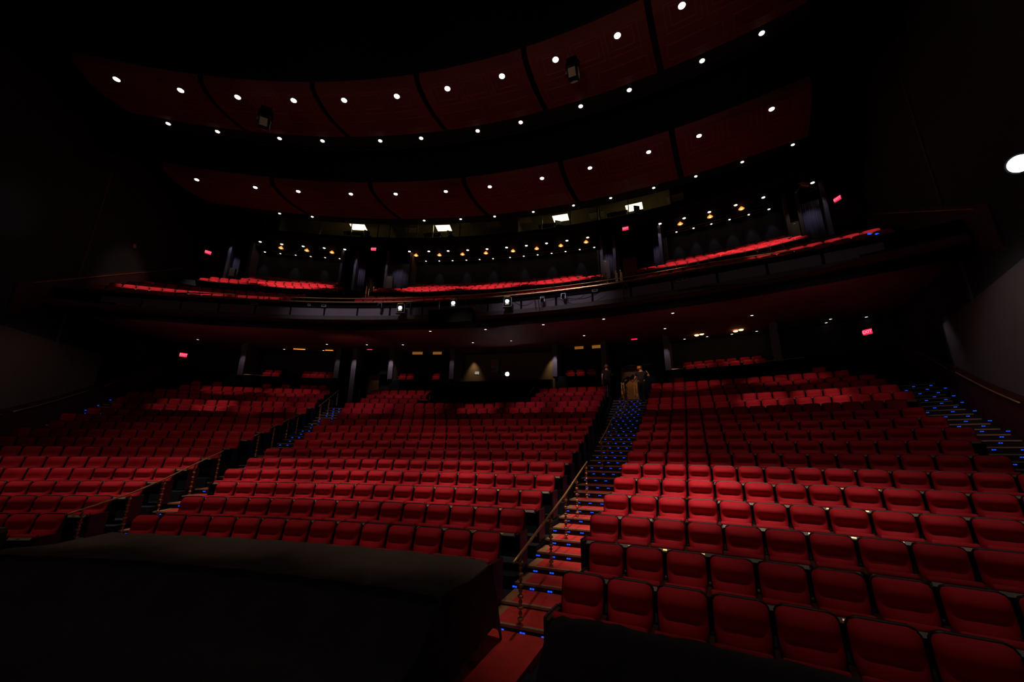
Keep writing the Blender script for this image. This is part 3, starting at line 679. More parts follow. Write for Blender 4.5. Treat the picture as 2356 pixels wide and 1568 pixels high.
def office_chair(a, r, lab):
    root = empty('office_chair', P(r, a, 15.12), -radians(a) + .6); tag(root, lab, 'chair', 'office chairs in the control booths')
    bevel(MB().box(-.24, .24, -.24, .24, .42, .5), .03, 2).build('seat', M['black'], root); bevel(MB().box(-.22, .22, .2, .27, .58, 1.1), .04, 2).build('backrest', M['black'], root)
    MB().tube((0, 0, .08), (0, 0, .42), .03, 8).tube((0, .24, .4), (0, .26, .7), .02, 6).build('column', M['steel'], root)
    s = MB()
    for i in range(5): s.tube((0, 0, .09), (.28 * cos(i*1.2566), .28 * sin(i*1.2566), .05), .018, 6)
    s.build('base', M['steel'], root)
office_chair(at_r(845, 545, 41.6)[0], 41.6, 'black office chair behind booth glass under the leftmost lit panel')
office_chair(at_r(1036, 545, 41.6)[0], 41.6, 'black office chair behind booth glass under the second lit panel')
office_chair(at_r(1287, 525, 41.6)[0], 41.6, 'black office chair behind booth glass under the third lit panel')
office_chair(at_r(1470, 490, 41.6)[0], 41.6, 'black office chair behind booth glass under the rightmost lit panel')
for x0, x1, nm in ((790, 835, 'leftmost'), (975, 1015, 'second'), (1240, 1280, 'third'), (1400, 1450, 'rightmost')):
    a0, _ = at_r(x0, 545, 41.5); a1, _ = at_r(x1, 545, 41.5); root = empty('booth_desk', P(41.5, (a0 + a1) / 2, 15.12)); tag(root, f'dark control desk with equipment behind booth glass, {nm} lit booth', 'desk', 'desks in the control booths')
    def tr(mb): mb.v = [tuple(Vector(v) - root.location) for v in mb.v]; return mb
    tr(MB().arc([(41.3, 15.72), (41.3, 15.76), (41.75, 15.76), (41.75, 15.72)], a0, a1, 1)).build('desktop', M['black'], root)
    for a in (a0 + .1, a1 - .2): tr(MB().arc([(41.32, 15.12), (41.32, 15.72), (41.73, 15.72), (41.73, 15.12)], a, a + .1, 1)).build('leg', M['steel'], root)
    tr(MB().arc([(41.4, 15.76), (41.4, 15.88), (41.6, 15.88), (41.6, 15.76)], a0 + .3, a0 + .9, 1)).build('equipment', M['steel'], root)
# amber cove rails under the booths
for a0, a1, nm in ((-13.5, -5.8, 'left'), (.3, 19.6, 'middle'), (26, 34, 'right')):
    mb = MB().path([P(43.35, a0 + (a1 - a0) * i / 20, 14.66) for i in range(21)], .02, 6).path([P(43.5, a0 + (a1 - a0) * i / 20, 14.56) for i in range(21)], .015, 6)
    tag(mb.build('cove_rail', M['brass'], smooth=True), f'thin brass cove rail carrying the {nm} amber lamps', 'rail', 'cove rails under the booths')

# ------------------------------------------------------------------ exit signs
def text_mesh(txt, size):
    cu = bpy.data.curves.new('lettering', 'FONT'); cu.body = txt; cu.size = size; cu.align_x = 'CENTER'; cu.align_y = 'CENTER'; cu.extrude = .004; cu.offset = size * .02
    t = bpy.data.objects.new('tmp', cu); COL.objects.link(t); bpy.context.view_layer.update()
    me = bpy.data.meshes.new_from_object(t.evaluated_get(bpy.context.evaluated_depsgraph_get())); bpy.data.objects.remove(t); return me
EXM = text_mesh('EXIT', .19); EXM.materials.clear(); EXM.materials.append(M['exit_l'])
def exit_sign(x, y, r, turn, nm, w=.36, h=.24):
    a, z = at_r(x, y, r); root = empty('exit_sign', P(r, a, z), -radians(a) + turn); tag(root, f'glowing red EXIT sign {nm}', 'exit sign', 'red exit signs')
    bevel(MB().box(-w/2, w/2, 0, .05, -h/2, h/2), .008, 1).build('face', M['exit'], root)
    o = bpy.data.objects.new('lettering', EXM); COL.objects.link(o); o.parent = root; o.rotation_euler = (pi/2, 0, 0); o.location = (0, -.006, 0)
    MB().box(-.02, .02, .0, .04, h/2, h/2 + .1).build('bracket', M['black'], root)
exit_sign(850.5, 801, 41.8, 0, 'over the left rear doorway under the balcony', h=.2); exit_sign(1459, 776.5, 41.6, 0, 'over the right rear doorway under the balcony')
exit_sign(422, 816, 40.5, .5, 'near the left side wall under the balcony'); exit_sign(1995, 763, 40.5, -.6, 'near the right side wall under the balcony')
exit_sign(859.5, 572.5, 40.9, 0, 'over the left doorway at the back of the balcony', .34, .24); exit_sign(1439, 525, 40.9, 0, 'over the right doorway at the back of the balcony', .38)
exit_sign(479, 580, 42.5, .6, 'at the left end of the balcony'); exit_sign(1926, 457, 42.5, -.7, 'at the right end of the balcony')

# ------------------------------------------------------------------ under the balcony: ledge, fins, boxes, doorways
st = MB()
for a0, a1 in ((-19, -4.6), (.25, 6.2), (15.95, 20.4), (25.4, 39)):
    st.arc([(41.45, 2.9), (41.45, 4.62), (41.6, 4.66), (41.75, 4.62), (41.75, 2.9)], a0, a1, 1)
    st.arc([(41.75, 2.9), (41.75, 4.0), (42.7, 4.0), (42.7, 4.35), (44.0, 4.35), (44.0, 2.9)], a0, a1, 1)
tag(st.build('wall_box_fronts', M['black']), kind='structure')
gr = MB()
for a0, a1 in ((-12.9, -10.8), (25.45, 26.6)): gr.path([P(41.5, a0 + (a1 - a0) * i / 6, 4.69) for i in range(7)], .018, 6)
for a0, a1 in ((32.1, 34.5),): gr.path([P(41.5, a0 + (a1 - a0) * i / 6, 4.72) for i in range(7)], .02, 6)
tag(gr.build('trim_2', M['brass']), kind='structure')
FN = [(-13.05, 4.64), (-4.75, 4.64), (-3.2, 2.95), (.3, 4.64), (6.2, 4.64), (15.95, 4.64), (20.3, 2.95), (25.45, 4.64), (33.0, 4.64)]
fm_ = MB()
for a, z in FN: fm_.arc([(41.4, z), (41.4, 6.85), (43.98, 7.0), (43.98, z)], a - .22, a + .22, .44)
tag(fm_.build('wall_fins', M['wall_p']), kind='structure')
for a, e in ((-13.0, 6), (-4.7, 4), (-3.15, 14), (.3, 22), (6.2, 5), (16, 24), (25.4, 7)):
    spot('fin_light', P(41.05, a, 6.6), P(41.35, a, 4.8), e * 7, 38, .7, (.92, .82, 1), .04)
fu = MB()
for a, z in ((-6.2, 11.5), (-4.8, 11.6), (-1.6, 10.8), (.9, 11.6), (20.4, 10.8), (21.6, 10.5), (25.7, 10.8), (-14.8, 11.8), (35.2, 11.8), (37.6, 11.5), (-16.6, 11.2), (36.0, 11.5)): fu.arc([(42.6, z), (42.6, 15.0), (43.98, 15.0), (43.98, z)], a - .12, a + .12, .4)
tag(fu.build('wall_fins_upper', M['wall_p']), kind='structure')
for a, e in ((-6.2, 5), (-4.9, 16), (-1.5, 14), (20.4, 12), (21.6, 12), (25.6, 10), (37.4, 12), (-16.2, 8)): spot('fin_light', P(42.25, a, 14.6), P(42.55, a, 12.2), e * 4, 36, .7, (.72, .7, 1), .05)
# doorways: dark openings with a door leaf and drapes
def doorway(a0, a1, zb, zt, leaf, nm, n, turn=0):
    root = empty(f'door_{n}', P(43.9, (a0 + a1) / 2, zb)); tag(root, kind='structure')
    def tr(mb): mb.v = [tuple(Vector(v) - root.location) for v in mb.v]; return mb
    tr(MB().arc([(43.7, zb), (43.7, zt), (43.95, zt), (43.95, zb)], a0, a0 + .15, 1).arc([(43.7, zb), (43.7, zt), (43.95, zt), (43.95, zb)], a1 - .15, a1, 1).arc([(43.7, zt - .12), (43.7, zt), (43.95, zt), (43.95, zt - .12)], a0, a1, 1)).build('door_frame', M['black'], root)
    tr(MB().arc([(43.85, zb), (43.85, zt - .12), (43.92, zt - .12), (43.92, zb)], a0 + .15, a0 + leaf, 1)).build('door_leaf', M['door'], root)
    a = a0 + leaf - .15; q = P(43.8, a, zb + 1.05) - root.location
    MB().tube(q, q + Vector((0, 0, .2)), .015, 6).build('door_handle', M['brass'], root)
doorway(-2.9, -.2, 2.93, 5.45, 1.2, '', 1); doorway(21.2, 24.3, 2.93, 5.6, 1.7, '', 2); doorway(-4.4, -2.0, 11.3, 13.4, 1.1, '', 3); doorway(22.0, 25.0, 11.3, 13.6, 1.4, '', 4)
spot('door_light', P(43.2, -1.4, 6.6), P(43.85, -1.4, 4.6), 20, 55, .8, (.85, .85, 1), .05)
spot('door_light', P(43.2, 22.3, 6.6), P(43.85, 22.3, 4.6), 26, 46, .8, (.95, .8, .95), .05)
spot('door_light', P(43.2, 23.6, 6.6), P(43.85, 23.6, 4.6), 20, 46, .8, (.95, .8, .95), .05)
spot('door_light', P(42.6, -.9, 5.0), P(43.85, -1.0, 3.9), 9, 60, .8, (1, .6, .2), .05)
spot('door_light', P(42.9, 22.2, 5.2), P(43.85, 22.2, 3.9), 18, 60, .8, (1, .55, .2), .05)
for a in (-4.5, -.5, 20.9, 25.6, 36.7, -16.4): spot('curtain_fill', P(42.3, a, 14.5), P(43.3, a, 12.2), 22, 62, 1, (.68, .66, 1), .05)  # added spots to lift the curtains out of the dark
def drape(a0, a1, r, zb, zt, nm):
    V = []; n = 26
    for i in range(n + 1):
        a = a0 + (a1 - a0) * i / n; rr = r + .05 * sin(i * 2.1) + .02 * sin(i * 5)
        V += [P(rr, a, zb), P(rr + .01, a, (zb + zt) / 2), P(rr, a, zt)]
    F_ = [(3*i+j, 3*i+3+j, 3*i+4+j, 3*i+1+j) for i in range(n) for j in (0, 1)]
    o = mk('curtain', V, F_, M['curtain'], smooth=True); s = o.modifiers.new('thickness', 'SOLIDIFY'); s.thickness = .02
    tag(o, f'long grey violet curtain {nm}', 'curtain', 'curtains at the balcony doorways')
drape(-5.0, -4.0, 43.3, 11.3, 14.2, 'left of the left balcony doorway'); drape(-1.6, .6, 43.3, 11.3, 14.2, 'right of the left balcony doorway')
drape(19.9, 21.9, 43.3, 11.3, 14.2, 'left of the right balcony doorway'); drape(25.0, 26.2, 43.3, 11.3, 14.2, 'right of the right balcony doorway')
drape(36.2, 37.3, 43.3, 11.3, 14.2, 'at the right end of the balcony'); drape(-17.0, -15.9, 43.3, 11.3, 14.2, 'at the left end of the balcony')
# pale crates / cabinets on the balcony
for x, y, r, w, h, nm in ((1395, 622, 42.8, .55, 1.5, 'brown cabinet before the curtain left of the right balcony doorway'), (896, 652, 42.8, .55, 1.1, 'brown cabinet before the curtain right of the left balcony doorway'), (1831, 532, 43.0, .42, 1.1, 'narrow pale brown panel board standing at the right end of the balcony'), (535, 628, 42.8, .36, .7, 'small brown cabinet at the left end of the balcony')):
    a, z = at_r(x, y, r); root = empty('tall_cabinet', P(r, a, z - h / 2), -radians(a)); spot('board_fill', P(r - 1.4, a, z + 1.5), P(r, a, z), 14, 50, .9, WARM, .05); tag(root, nm, 'cabinet')  # the spot is added only to brighten each cabinet
    bevel(MB().box(-w/2, w/2, -.15, .15, 0, h), .01, 1).build('body', M['board'], root); MB().box(-w/2 + .04, w/2 - .04, -.165, -.152, .06, h - .2).build('door', M['lip'], root)
    MB().box(-.04, .04, -.18, -.16, h - .16, h - .11).build('handle', M['steel'], root)
# sound desk booth in the middle
sd = MB().arc([(40.6, 2.5), (40.6, 4.12), (40.75, 4.12), (40.75, 2.5)], 5.4, 14.6, .8)
for a in (5.4, 14.5): sd.arc([(38.0, 2.0), (38.0, 3.1), (40.7, 4.12), (40.7, 2.0)], a, a + .12, 1)
o = sd.build('booth_parapet', M['black']); tag(o, 'black parapet around the sound mixing position in the middle rear', 'parapet')
MB().arc([(37.9, 1.75), (37.9, 2.55), (38.05, 2.55), (38.05, 1.75)], 5.4, 14.6, .8).build('front_board', M['wwall'], o)
MB().path([P(40.6, 5.4 + i, 4.14) for i in range(10)], .01, 6).build('top_edge', M['steel'], o)
tag(MB().arc([(40.8, 4.3), (40.8, 4.36), (41.6, 4.5), (41.6, 4.3), (41.5, 3.0), (40.9, 3.0)], 6.4, 15.7, .8).build('mixing_desk', M['black']), 'long black mixing desk behind the parapet', 'desk')
ww = MB().arc([(43.8, 3), (43.8, 6.9), (43.98, 6.9), (43.98, 3)], 6.4, 15.8, 1); tag(ww.build('wall_booth_back', M['wwall']), kind='structure')
for a, e in ((7.6, 10), (15.2, 11)): spot('booth_light', P(43.45, a, 6.72), P(43.72, a, 4.8), e * 10, 60, 1, (1, .68, .38), .06)
spot('booth_light', P(38.5, 10, 5.9), P(37.9, 7, 2.2), 5, 60, .9, (1, .7, .4), .1)
a, z = at_r(1167, 860, 41.3); root = empty('work_light', P(41.3, a, z), -radians(a)); tag(root, 'blazing white work light on the mixing desk', 'work light')
MB().lathe([(.11, .012), (.16, .0), (.17, .03), (.10, .16), (.002, .17)], 16, Matrix.Rotation(-pi/2, 4, 'X')).build('housing', M['black'], root)
MB().lathe([(.002, 0), (.13, 0), (.13, .008), (.002, .009)], 16, Matrix.Translation((0, -.012, 0)) @ Matrix.Rotation(-pi/2, 4, 'X')).build('lens', emit('work_lens', (.9, .96, 1), 60), root)
MB().tube((0, .05, -.02), (0, .08, -.3), .012, 6).build('stand', M['steel'], root)
l = bpy.data.lights.new('work_lamp', 'POINT'); l.energy = 1.6; l.color = (.8, .9, 1); l.shadow_soft_size = .05; lo_ = bpy.data.objects.new('work_lamp', l); COL.objects.link(lo_); lo_.location = P(41.1, a, z + .02)
a, z = at_r(1096, 858, 41.4); root = empty('laptop', P(41.4, a, z - .12), -radians(a)); tag(root, 'open laptop with pale lit screen on the mixing desk', 'laptop')
MB().box(-.15, .15, -.16, .04, 0, .015).build('keyboard', M['steel'], root); T = Matrix.Translation((.02, .04, .015)) @ Matrix.Rotation(radians(-15), 4, 'X')
MB().box(-.16, .16, 0, .015, 0, .26, T).build('lid', M['black'], root); MB().box(-.145, .145, -.004, 0, .015, .245, T).build('screen', M['screen'], root)
a, z = at_r(1214, 882.5, 40.9); root = empty('desk_lamp_bar', P(40.9, a, z), -radians(a)); tag(root, 'thin glowing light bar on the mixing desk right of the work light', 'lamp')
MB().box(-.19, .19, 0, .02, -.02, .02).build('glow_strip', M['screen'], root); MB().box(-.2, .2, .02, .04, -.03, .03).build('housing', M['black'], root)
a, z = at_r(1045.5, 878, 40.7); root = empty('desk_lamp', P(40.7, a, z - .12), -radians(a)); tag(root, 'small bent metal gooseneck lamp on the parapet left of the laptop', 'lamp')
MB().path([(0, 0, 0), (.02, 0, .1), (.05, 0, .2), (.09, 0, .27), (.13, 0, .28)], .009, 6).build('neck', M['steel'], root); MB().tube((.13, 0, .28), (.19, 0, .25), .02, 8, .035).build('shade', M['plate'], root); MB().lathe([(.05, 0), (.05, .015), (.01, .02)], 10).build('base', M['steel'], root)
a, z = at_r(1137, 840, 43.4); root = empty('notice_rack', P(43.6, a, z - .5), -radians(a)); tag(root, 'brown notice rack on the rear wall above the mixing desk', 'rack')
MB().box(-.3, .3, -.02, .0, 0, 1.0).build('board', M['door'], root)
for i in range(4): MB().box(-.27, -.05, -.045, -.022, .05 + i * .16, .15 + i * .16).build('leaflet', M['velvet'] if i % 2 else M['pale'], root)
MB().box(.0, .27, -.045, -.022, .05, .55).build('poster', M['steel'], root)
# amber lit soffit strips and glow of the boxes
def amber_strip(x0, x1, y, r, nm, mt='amberp', h=.12):
    a0, z = at_r(x0, y, r); a1, _ = at_r(x1, y, r); root = empty('amber_light_strip', P(r, (a0 + a1) / 2, z)); tag(root, nm, 'light strip', 'amber light strips under the balcony')
    def tr(mb): mb.v = [tuple(Vector(v) - root.location) for v in mb.v]; return mb
    tr(MB().arc([(r, z - h), (r, z + h), (r + .04, z + h), (r + .04, z - h)], a0, a1, 1)).build('glow_panel', M[mt], root)
    tr(MB().arc([(r - .01, z + h), (r - .01, z + h + .03), (r + .05, z + h + .03), (r + .05, z + h)], a0, a1, 1)).build('housing', M['black'], root)
amber_strip(949, 972, 811, 42.8, 'amber lit strip in the box left of the mixing desk, left half'); amber_strip(996, 1016, 811, 42.8, 'amber lit strip in the box left of the mixing desk, right half')
amber_strip(1322, 1342, 799, 42.8, 'amber lit strip in the box right of the mixing desk, left half'); amber_strip(1362, 1388, 797, 42.8, 'amber lit strip in the box right of the mixing desk, right half')
amber_strip(675, 702, 802, 42.4, 'slim orange light strip over the left rear box, left one', 'amber', .025); amber_strip(748, 766, 805, 42.4, 'slim orange light strip over the left rear box, right one', 'amber', .025)
for x, y, nm in ((1609, 771, 'left'), (1699, 761.5, 'right')):
    a, z = at_r(x, y, 42.4); root = empty('twin_lamp', P(42.4, a, z), -radians(a)); tag(root, f'amber twin lamp over the right rear box, {nm} one', 'lamp', 'amber twin lamps under the balcony')
    for s_ in (-1, 1): MB().lathe([(.002, 0), (.1, .01), (.13, .05), (.05, .07)], 12, Matrix.Translation((s_ * .14, 0, s_ * .02))).build('amber_shade', M['bulb'], root, True)
    MB().tube((-.16, 0, .08), (.16, 0, .08), .012, 6).build('bar', M['brass'], root)
for a in (-11.2, -7, 1.2, 4.3, 17.5, 27.5, 30.5): spot('box_fill', P(41.3, a, 6.55), P(42.1, a, 5.0), 22, 60, .8, WARM, .05)  # added spots that brighten the seats behind the ledge
# small lights in the soffit
sofz = lambda r: 6.10 + (r - 33.5) * .086
SL = [(455, 781), (990, 762), (1117, 757.8), (1088, 788), (1176, 784), (1250, 747), (1389, 734), (1344, 772), (1548, 720.5), (1730, 725.7), (1911, 734), (1530, 756), (927, 793), (752, 792), (318, 801), (654, 803), (744, 806), (786, 807), (1575, 780), (1627, 774.5), (1684, 768.5), (1741, 762), (1907, 770.5), (1998, 748.5), (844, 793)]
pr = None
for i, (x, y) in enumerate(sorted(SL)):
    lo_r, hi_r = 33.6, 43.8
    for _ in range(40):
        m = (lo_r + hi_r) / 2; a, z = at_r(x, y, m)
        if z < sofz(m) - .03: lo_r, hi_r = (m, hi_r) if True else (lo_r, m)
        else: hi_r = m
    a, z = at_r(x, y, lo_r); o = downlight_proto(.07, M['lamp_t']) if pr is None else copy_tree(pr); pr = pr or o
    o.location = P(lo_r, a, sofz(lo_r) - .035); tag(o, f'tiny downlight in the red ceiling under the balcony, {ORD[i]} from left', 'ceiling light', 'tiny downlights under the balcony')
spot('soffit_fill', P(37.5, 12.5, 4.2), P(36.5, 12.3, 6.4), 10, 44, .9, (.65, .5, 1), .1)  # upward spots without fixtures, added to brighten the soffit
spot('soffit_fill', P(37, -2, 3.8), P(38, -2, 6.5), 26, 80, .9, (1, .6, .5), .2)
for a in (-14, -8, 5, 18, 27, 35): spot('soffit_fill', P(33.0, a, 2.6), P(38, a, 6.6), 62, 90, 1, (1, .55, .5), .3)

# ------------------------------------------------------------------ side walls with dado and handrail
NRM = Vector((.832, -.555, 0)); DIR = Vector((.555, .832, 0))
WA = Vector((13.03, 10.57, 0)) + .65 * NRM
def mir(v):                                 # mirror across the house axis
    dx, dy = v.x - CX, v.y - CY; r = math.hypot(dx, dy); a = radians(20) - atan2(dx, dy); return Vector((CX + r * sin(a), CY + r * cos(a), v.z))
def wallpt(t, z, off, left):
    v = WA + DIR * t + NRM * off; v = Vector((v.x, v.y, z + Z0)); return mir(v) if left else v
def wz(t):
    v = WA + DIR * t; r = math.hypot(v.x - CX, v.y - CY); return ramp(r) if r < 40 else ramp(40) + (r - 40) * .39
def slab(t0, t1, zb, zt, o0, o1, left, n=1):
    V = []; 
    for i in range(n + 1):
        t = t0 + (t1 - t0) * i / n
        for o_ in (o0, o1):
            for z in (zb(t), zt(t)): V.append(wallpt(t, z, o_, left))
    F_ = []
    for i in range(n):
        b = i * 4; q = b + 4; F_ += [(b, b+1, q+1, q), (b+2, q+2, q+3, b+3), (b+1, b+3, q+3, q+1), (b, q, q+2, b+2)]
    F_ += [(0, 2, 3, 1), (n*4, n*4+1, n*4+3, n*4+2)]
    return MB().add(V, F_)
for left, nm in ((False, 'right'), (True, 'left')):
    w = slab(-16, 16, lambda t: -4, lambda t: 18.5, 0, .3, left); tag(w.build(f'wall_{nm}', M['wall']), kind='structure')
    d = slab(-9, 11, lambda t: wz(t) - .6, lambda t: wz(t) + 1.12, -.05, 0, left, 20); tag(d.build(f'baseboard_{nm}', M['dado']), kind='structure')
    for t0, t1 in ((-7.5, 4.6),):
        q = slab(t0, t1, lambda t: wz(t) + 1.14, lambda t: 4.7, -.04, 0, left, 12); tag(q.build(f'trim_{3 if left else 4}', M['wall_p']), kind='structure')
    root = empty('wall_handrail', wallpt(-3, wz(-3), -.12, left)); tag(root, f'long brass handrail on the {nm} side wall of the main floor', 'handrail', 'wall handrails')
    for t0, t1 in ((-8, .2), (.6, 4.4), (5.2, 8.4)):
        MB().path([wallpt(t0 + (t1 - t0) * i / 10, wz(t0 + (t1 - t0) * i / 10) + .95, -.12, left) - root.location for i in range(11)], .022, 8).build('rail', M['brass'], root, True)
    for i in range(9):
        t = -7 + i * 1.7; q = wallpt(t, wz(t) + .93, -.12, left) - root.location; q2 = wallpt(t, wz(t) + .86, 0, left) - root.location
        MB().path([q, (q + q2) / 2 + Vector((0, 0, -.03)), q2], .012, 6).build('bracket', M['brass'], root)
    # balcony level dado and rail
    zb = lambda t: 6.83 + (t + .4) * .535
    u = slab(-1, 11, lambda t: zb(t) - 1.3, lambda t: zb(t) + .12, -.06, 0, left, 14); tag(u.build(f'trim_{5 if left else 6}', M['dado']), kind='structure')
    root = empty('wall_handrail', wallpt(4, zb(4), -.12, left)); tag(root, f'brass handrail on the {nm} side wall beside the balcony', 'handrail', 'wall handrails')
    MB().path([wallpt(-.4 + 9.6 * i / 14, zb(-.4 + 9.6 * i / 14), -.12, left) - root.location for i in range(15)], .022, 8).build('rail', M['brass'], root, True)
    for i in range(7):
        t = .2 + i * 1.5; q = wallpt(t, zb(t), -.12, left) - root.location; q2 = wallpt(t, zb(t) - .07, 0, left) - root.location
        MB().path([q, (q + q2) / 2 + Vector((0, 0, -.03)), q2], .012, 6).build('bracket', M['brass'], root)
    # corner trim line between side wall and proscenium flank
    e = slab(1.65, 1.72, lambda t: 4.5, lambda t: 14, -.05, 0, left); tag(e.build(f'trim_{7 if left else 8}', M['lip']), kind='structure')
spot('wall_light', wallpt(-4.5, 7.5, -3.0, False), wallpt(.2, 2.7, 0, False), 200, 36, .9, (.95, .85, .95), .2)
spot('wall_light', wallpt(4.6, 5.6, -1.0, False), wallpt(4.3, 3.9, 0, False), 20, 44, .9, (.95, .85, .95), .2)
spot('wall_light', wallpt(-5.0, 7.5, -3.0, True), wallpt(-2.5, 2.4, 0, True), 45, 34, .9, (.9, .85, 1), .2)
spot('rail_fill', wallpt(-6, 6.5, -5, True), wallpt(1.5, 2.5, -.1, True), 170, 34, .9, WARM, .1)  # added fill so that the wall rails show
spot('rail_fill', wallpt(5, 14, -6, True), wallpt(4.5, 9.0, -.1, True), 260, 34, .9, WARM, .1)
spot('rail_fill', wallpt(-6, 6.5, -5, False), wallpt(0, 2.6, -.1, False), 300, 40, .9, WARM, .1)
# the big lamp on the right wall
v = wallpt(-5.6, 6.7, -.3, False); root = empty('wall_lamp', v, -radians(42)); tag(root, 'large round white lamp glaring on the right side wall', 'lamp')
q = ray(2346, 376); t = v.y / q.y; v2 = Vector((q.x * t, q.y * t, q.z * t + Z0)); root.location = v2
aim = (Vector((0, 0, Z0)) - v2).normalized(); Tm = aim.to_track_quat('Z', 'Y').to_matrix().to_4x4(); root.rotation_euler = (0, 0, 0)
MB().lathe([(.002, .1), (.12, .1), (.14, .08)], 24, Tm).build('lens', emit('wall_lens', (.9, .97, 1), 25), root)
MB().lathe([(.10, -.25), (.16, -.2), (.17, .07), (.145, .08)], 24, Tm).build('barrel', M['black'], root, True)
MB().tube((0, 0, 0), Vector((.5, -.33, 0)) * .9 , .03, 8).build('arm', M['steel'], root)
lw = bpy.data.lights.new('wall_lamp_glow', 'POINT'); lw.energy = 25; lw.color = (.75, .95, 1); lw.shadow_soft_size = .1; lo_ = bpy.data.objects.new('wall_lamp_glow', lw); COL.objects.link(lo_); lo_.location = v2 + aim * .4
spot('wall_light', wallpt(-3, 8, -3, True), wallpt(-2.2, 9.3, 0, True), 20, 50, 1, (.7, .9, 1), .2)

# ------------------------------------------------------------------ moving lights hung under the front band
def mover(x, y, r, nm, turn, k=1.0):
    a, z = at_r(x, y, r); root = empty('moving_light', P(r, a, z), turn); tag(root, nm, 'stage light', 'stage lights under the ceiling band'); root.scale = (k, k, k)
    bevel(MB().box(-.25, .25, -.2, .2, .55, .8), .04, 2).build('base', M['black'], root); MB().box(-.33, -.25, -.1, .1, -.05, .62).box(.25, .33, -.1, .1, -.05, .62).box(-.33, .33, -.1, .1, .5, .58).build('yoke', M['black'], root)
    T = Matrix.Rotation(radians(35), 4, 'X'); bevel(MB().box(-.22, .22, -.26, .26, -.36, .3, T), .07, 2).build('head', M['black'], root)
    MB().lathe([(.002, -.38), (.17, -.38), (.19, -.34)], 16, T).build('lens', M['steel'], root); MB().box(-.17, .17, -.275, -.262, -.2, .18, T).build('cover_plate', M['pale'], root)
    MB().box(.3, .32, -.28, -.02, -.5, -.05).build('barn_door', M['pale'], root)
    MB().tube((-.15, 0, .8), (-.15, 0, 1.25), .03, 8).tube((.15, 0, .8), (.15, 0, 1.25), .03, 8).build('hook_clamp', M['steel'], root)
mover(608, 280, 26.5, 'dark moving stage light hanging under the upper band at left', .5, .72); mover(1318, 168, 26.4, 'dark moving stage light hanging under the upper band at right', -.4, .66)
spot('band_fill', P(21, -4, 8), P(26.5, -4, 13), 45, 14, 1, WARM, .2); spot('band_fill', P(21, 20, 8), P(26.4, 20, 13), 45, 14, 1, WARM, .2)  # added light to bring out the two moving lights
a, z = at_r(1848, 425, 38.0); root = empty('camera_arm', P(38, a, z), -radians(a)); tag(root, 'small pale camera on an angled arm high at right of the booths', 'camera')
MB().tube((-.35, 0, -.3), (0, 0, .1), .03, 8).build('arm', M['pale'], root); MB().box(-.12, .25, -.08, .08, -.03, .1, Matrix.Rotation(radians(30), 4, 'Y')).build('camera_body', M['pale'], root); MB().tube((0, 0, .1), (-.2, 0, .16), .02, 6).build('bracket', M['steel'], root)
MB().tube((0, 0, .1), (0, 0, 1.9), .02, 6).build('drop_pole', M['black'], root)
a, z = at_r(310.5, 565.5, 40); root = empty('wall_ring', wallpt(4.6, 11.0, -.05, True)); tag(root, 'small round brass ring on the left side wall above the balcony', 'ring')
MB().lathe([(.07, 0), (.12, 0), (.13, .03), (.07, .03)], 16, Matrix.Rotation(pi/2, 4, 'X') ).build('ring', M['brass'], root)
q = ray(310.5, 565.5); vA = wallpt(0, 0, -.05, True); vB = wallpt(10, 0, -.05, True); dd = vB - vA; nn = Vector((dd.y, -dd.x, 0)); tt = vA.dot(nn) / q.dot(nn); root.location = Vector((q.x*tt, q.y*tt, q.z*tt + Z0)); root.rotation_euler = (0, 0, radians(-76))
# bundle on the right wall stairs
r_, a_ = 38.0, 40.5; z_ = ramp(38.0); root = empty('cloth_bundle', P(r_, a_, z_)); tag(root, 'grey brown rounded cloth bundle at the side of the right wall stairs', 'bundle')
for _r in [0]:
    q = ray(2163, 915); 
    for i in range(400):
        t_ = 8 + i * .05; pp = q * t_
        rr_ = math.hypot(pp.x - CX, pp.y - CY)
        if pp.z < ramp(rr_) + .3: pass
        dpl = (pp - Vector((WA.x, WA.y, 0))).dot(NRM)
        if dpl > -.3: break
    root.location = Vector((pp.x, pp.y, Z0 + pp.z - .32))
bm = bmesh.new(); bmesh.ops.create_icosphere(bm, subdivisions=3, radius=.27)
for v in bm.verts:
    n_ = v.co.normalized(); v.co = Vector((v.co.x * .95, v.co.y * .8, v.co.z * 1.15 + .3)) * (1 + .07 * sin(n_.x * 7 + n_.z * 5) + .04 * sin(n_.y * 13))
me = bpy.data.meshes.new('wrapping'); bm.to_mesh(me); bm.free(); me.materials.append(M['bundle']); o = bpy.data.objects.new('wrapping', me); COL.objects.link(o); o.parent = root
MB().path([(-.22, -.12, .45), (-.18, -.17, .55), (-.08, -.2, .6), (0, -.2, .61)], .015, 6).build('strap', M['strap'], root, True)
MB().path([(.2, -.1, .35), (.32, -.1, .36), (.38, -.1, .33)], .012, 6).build('loose_end', M['strap'], root)

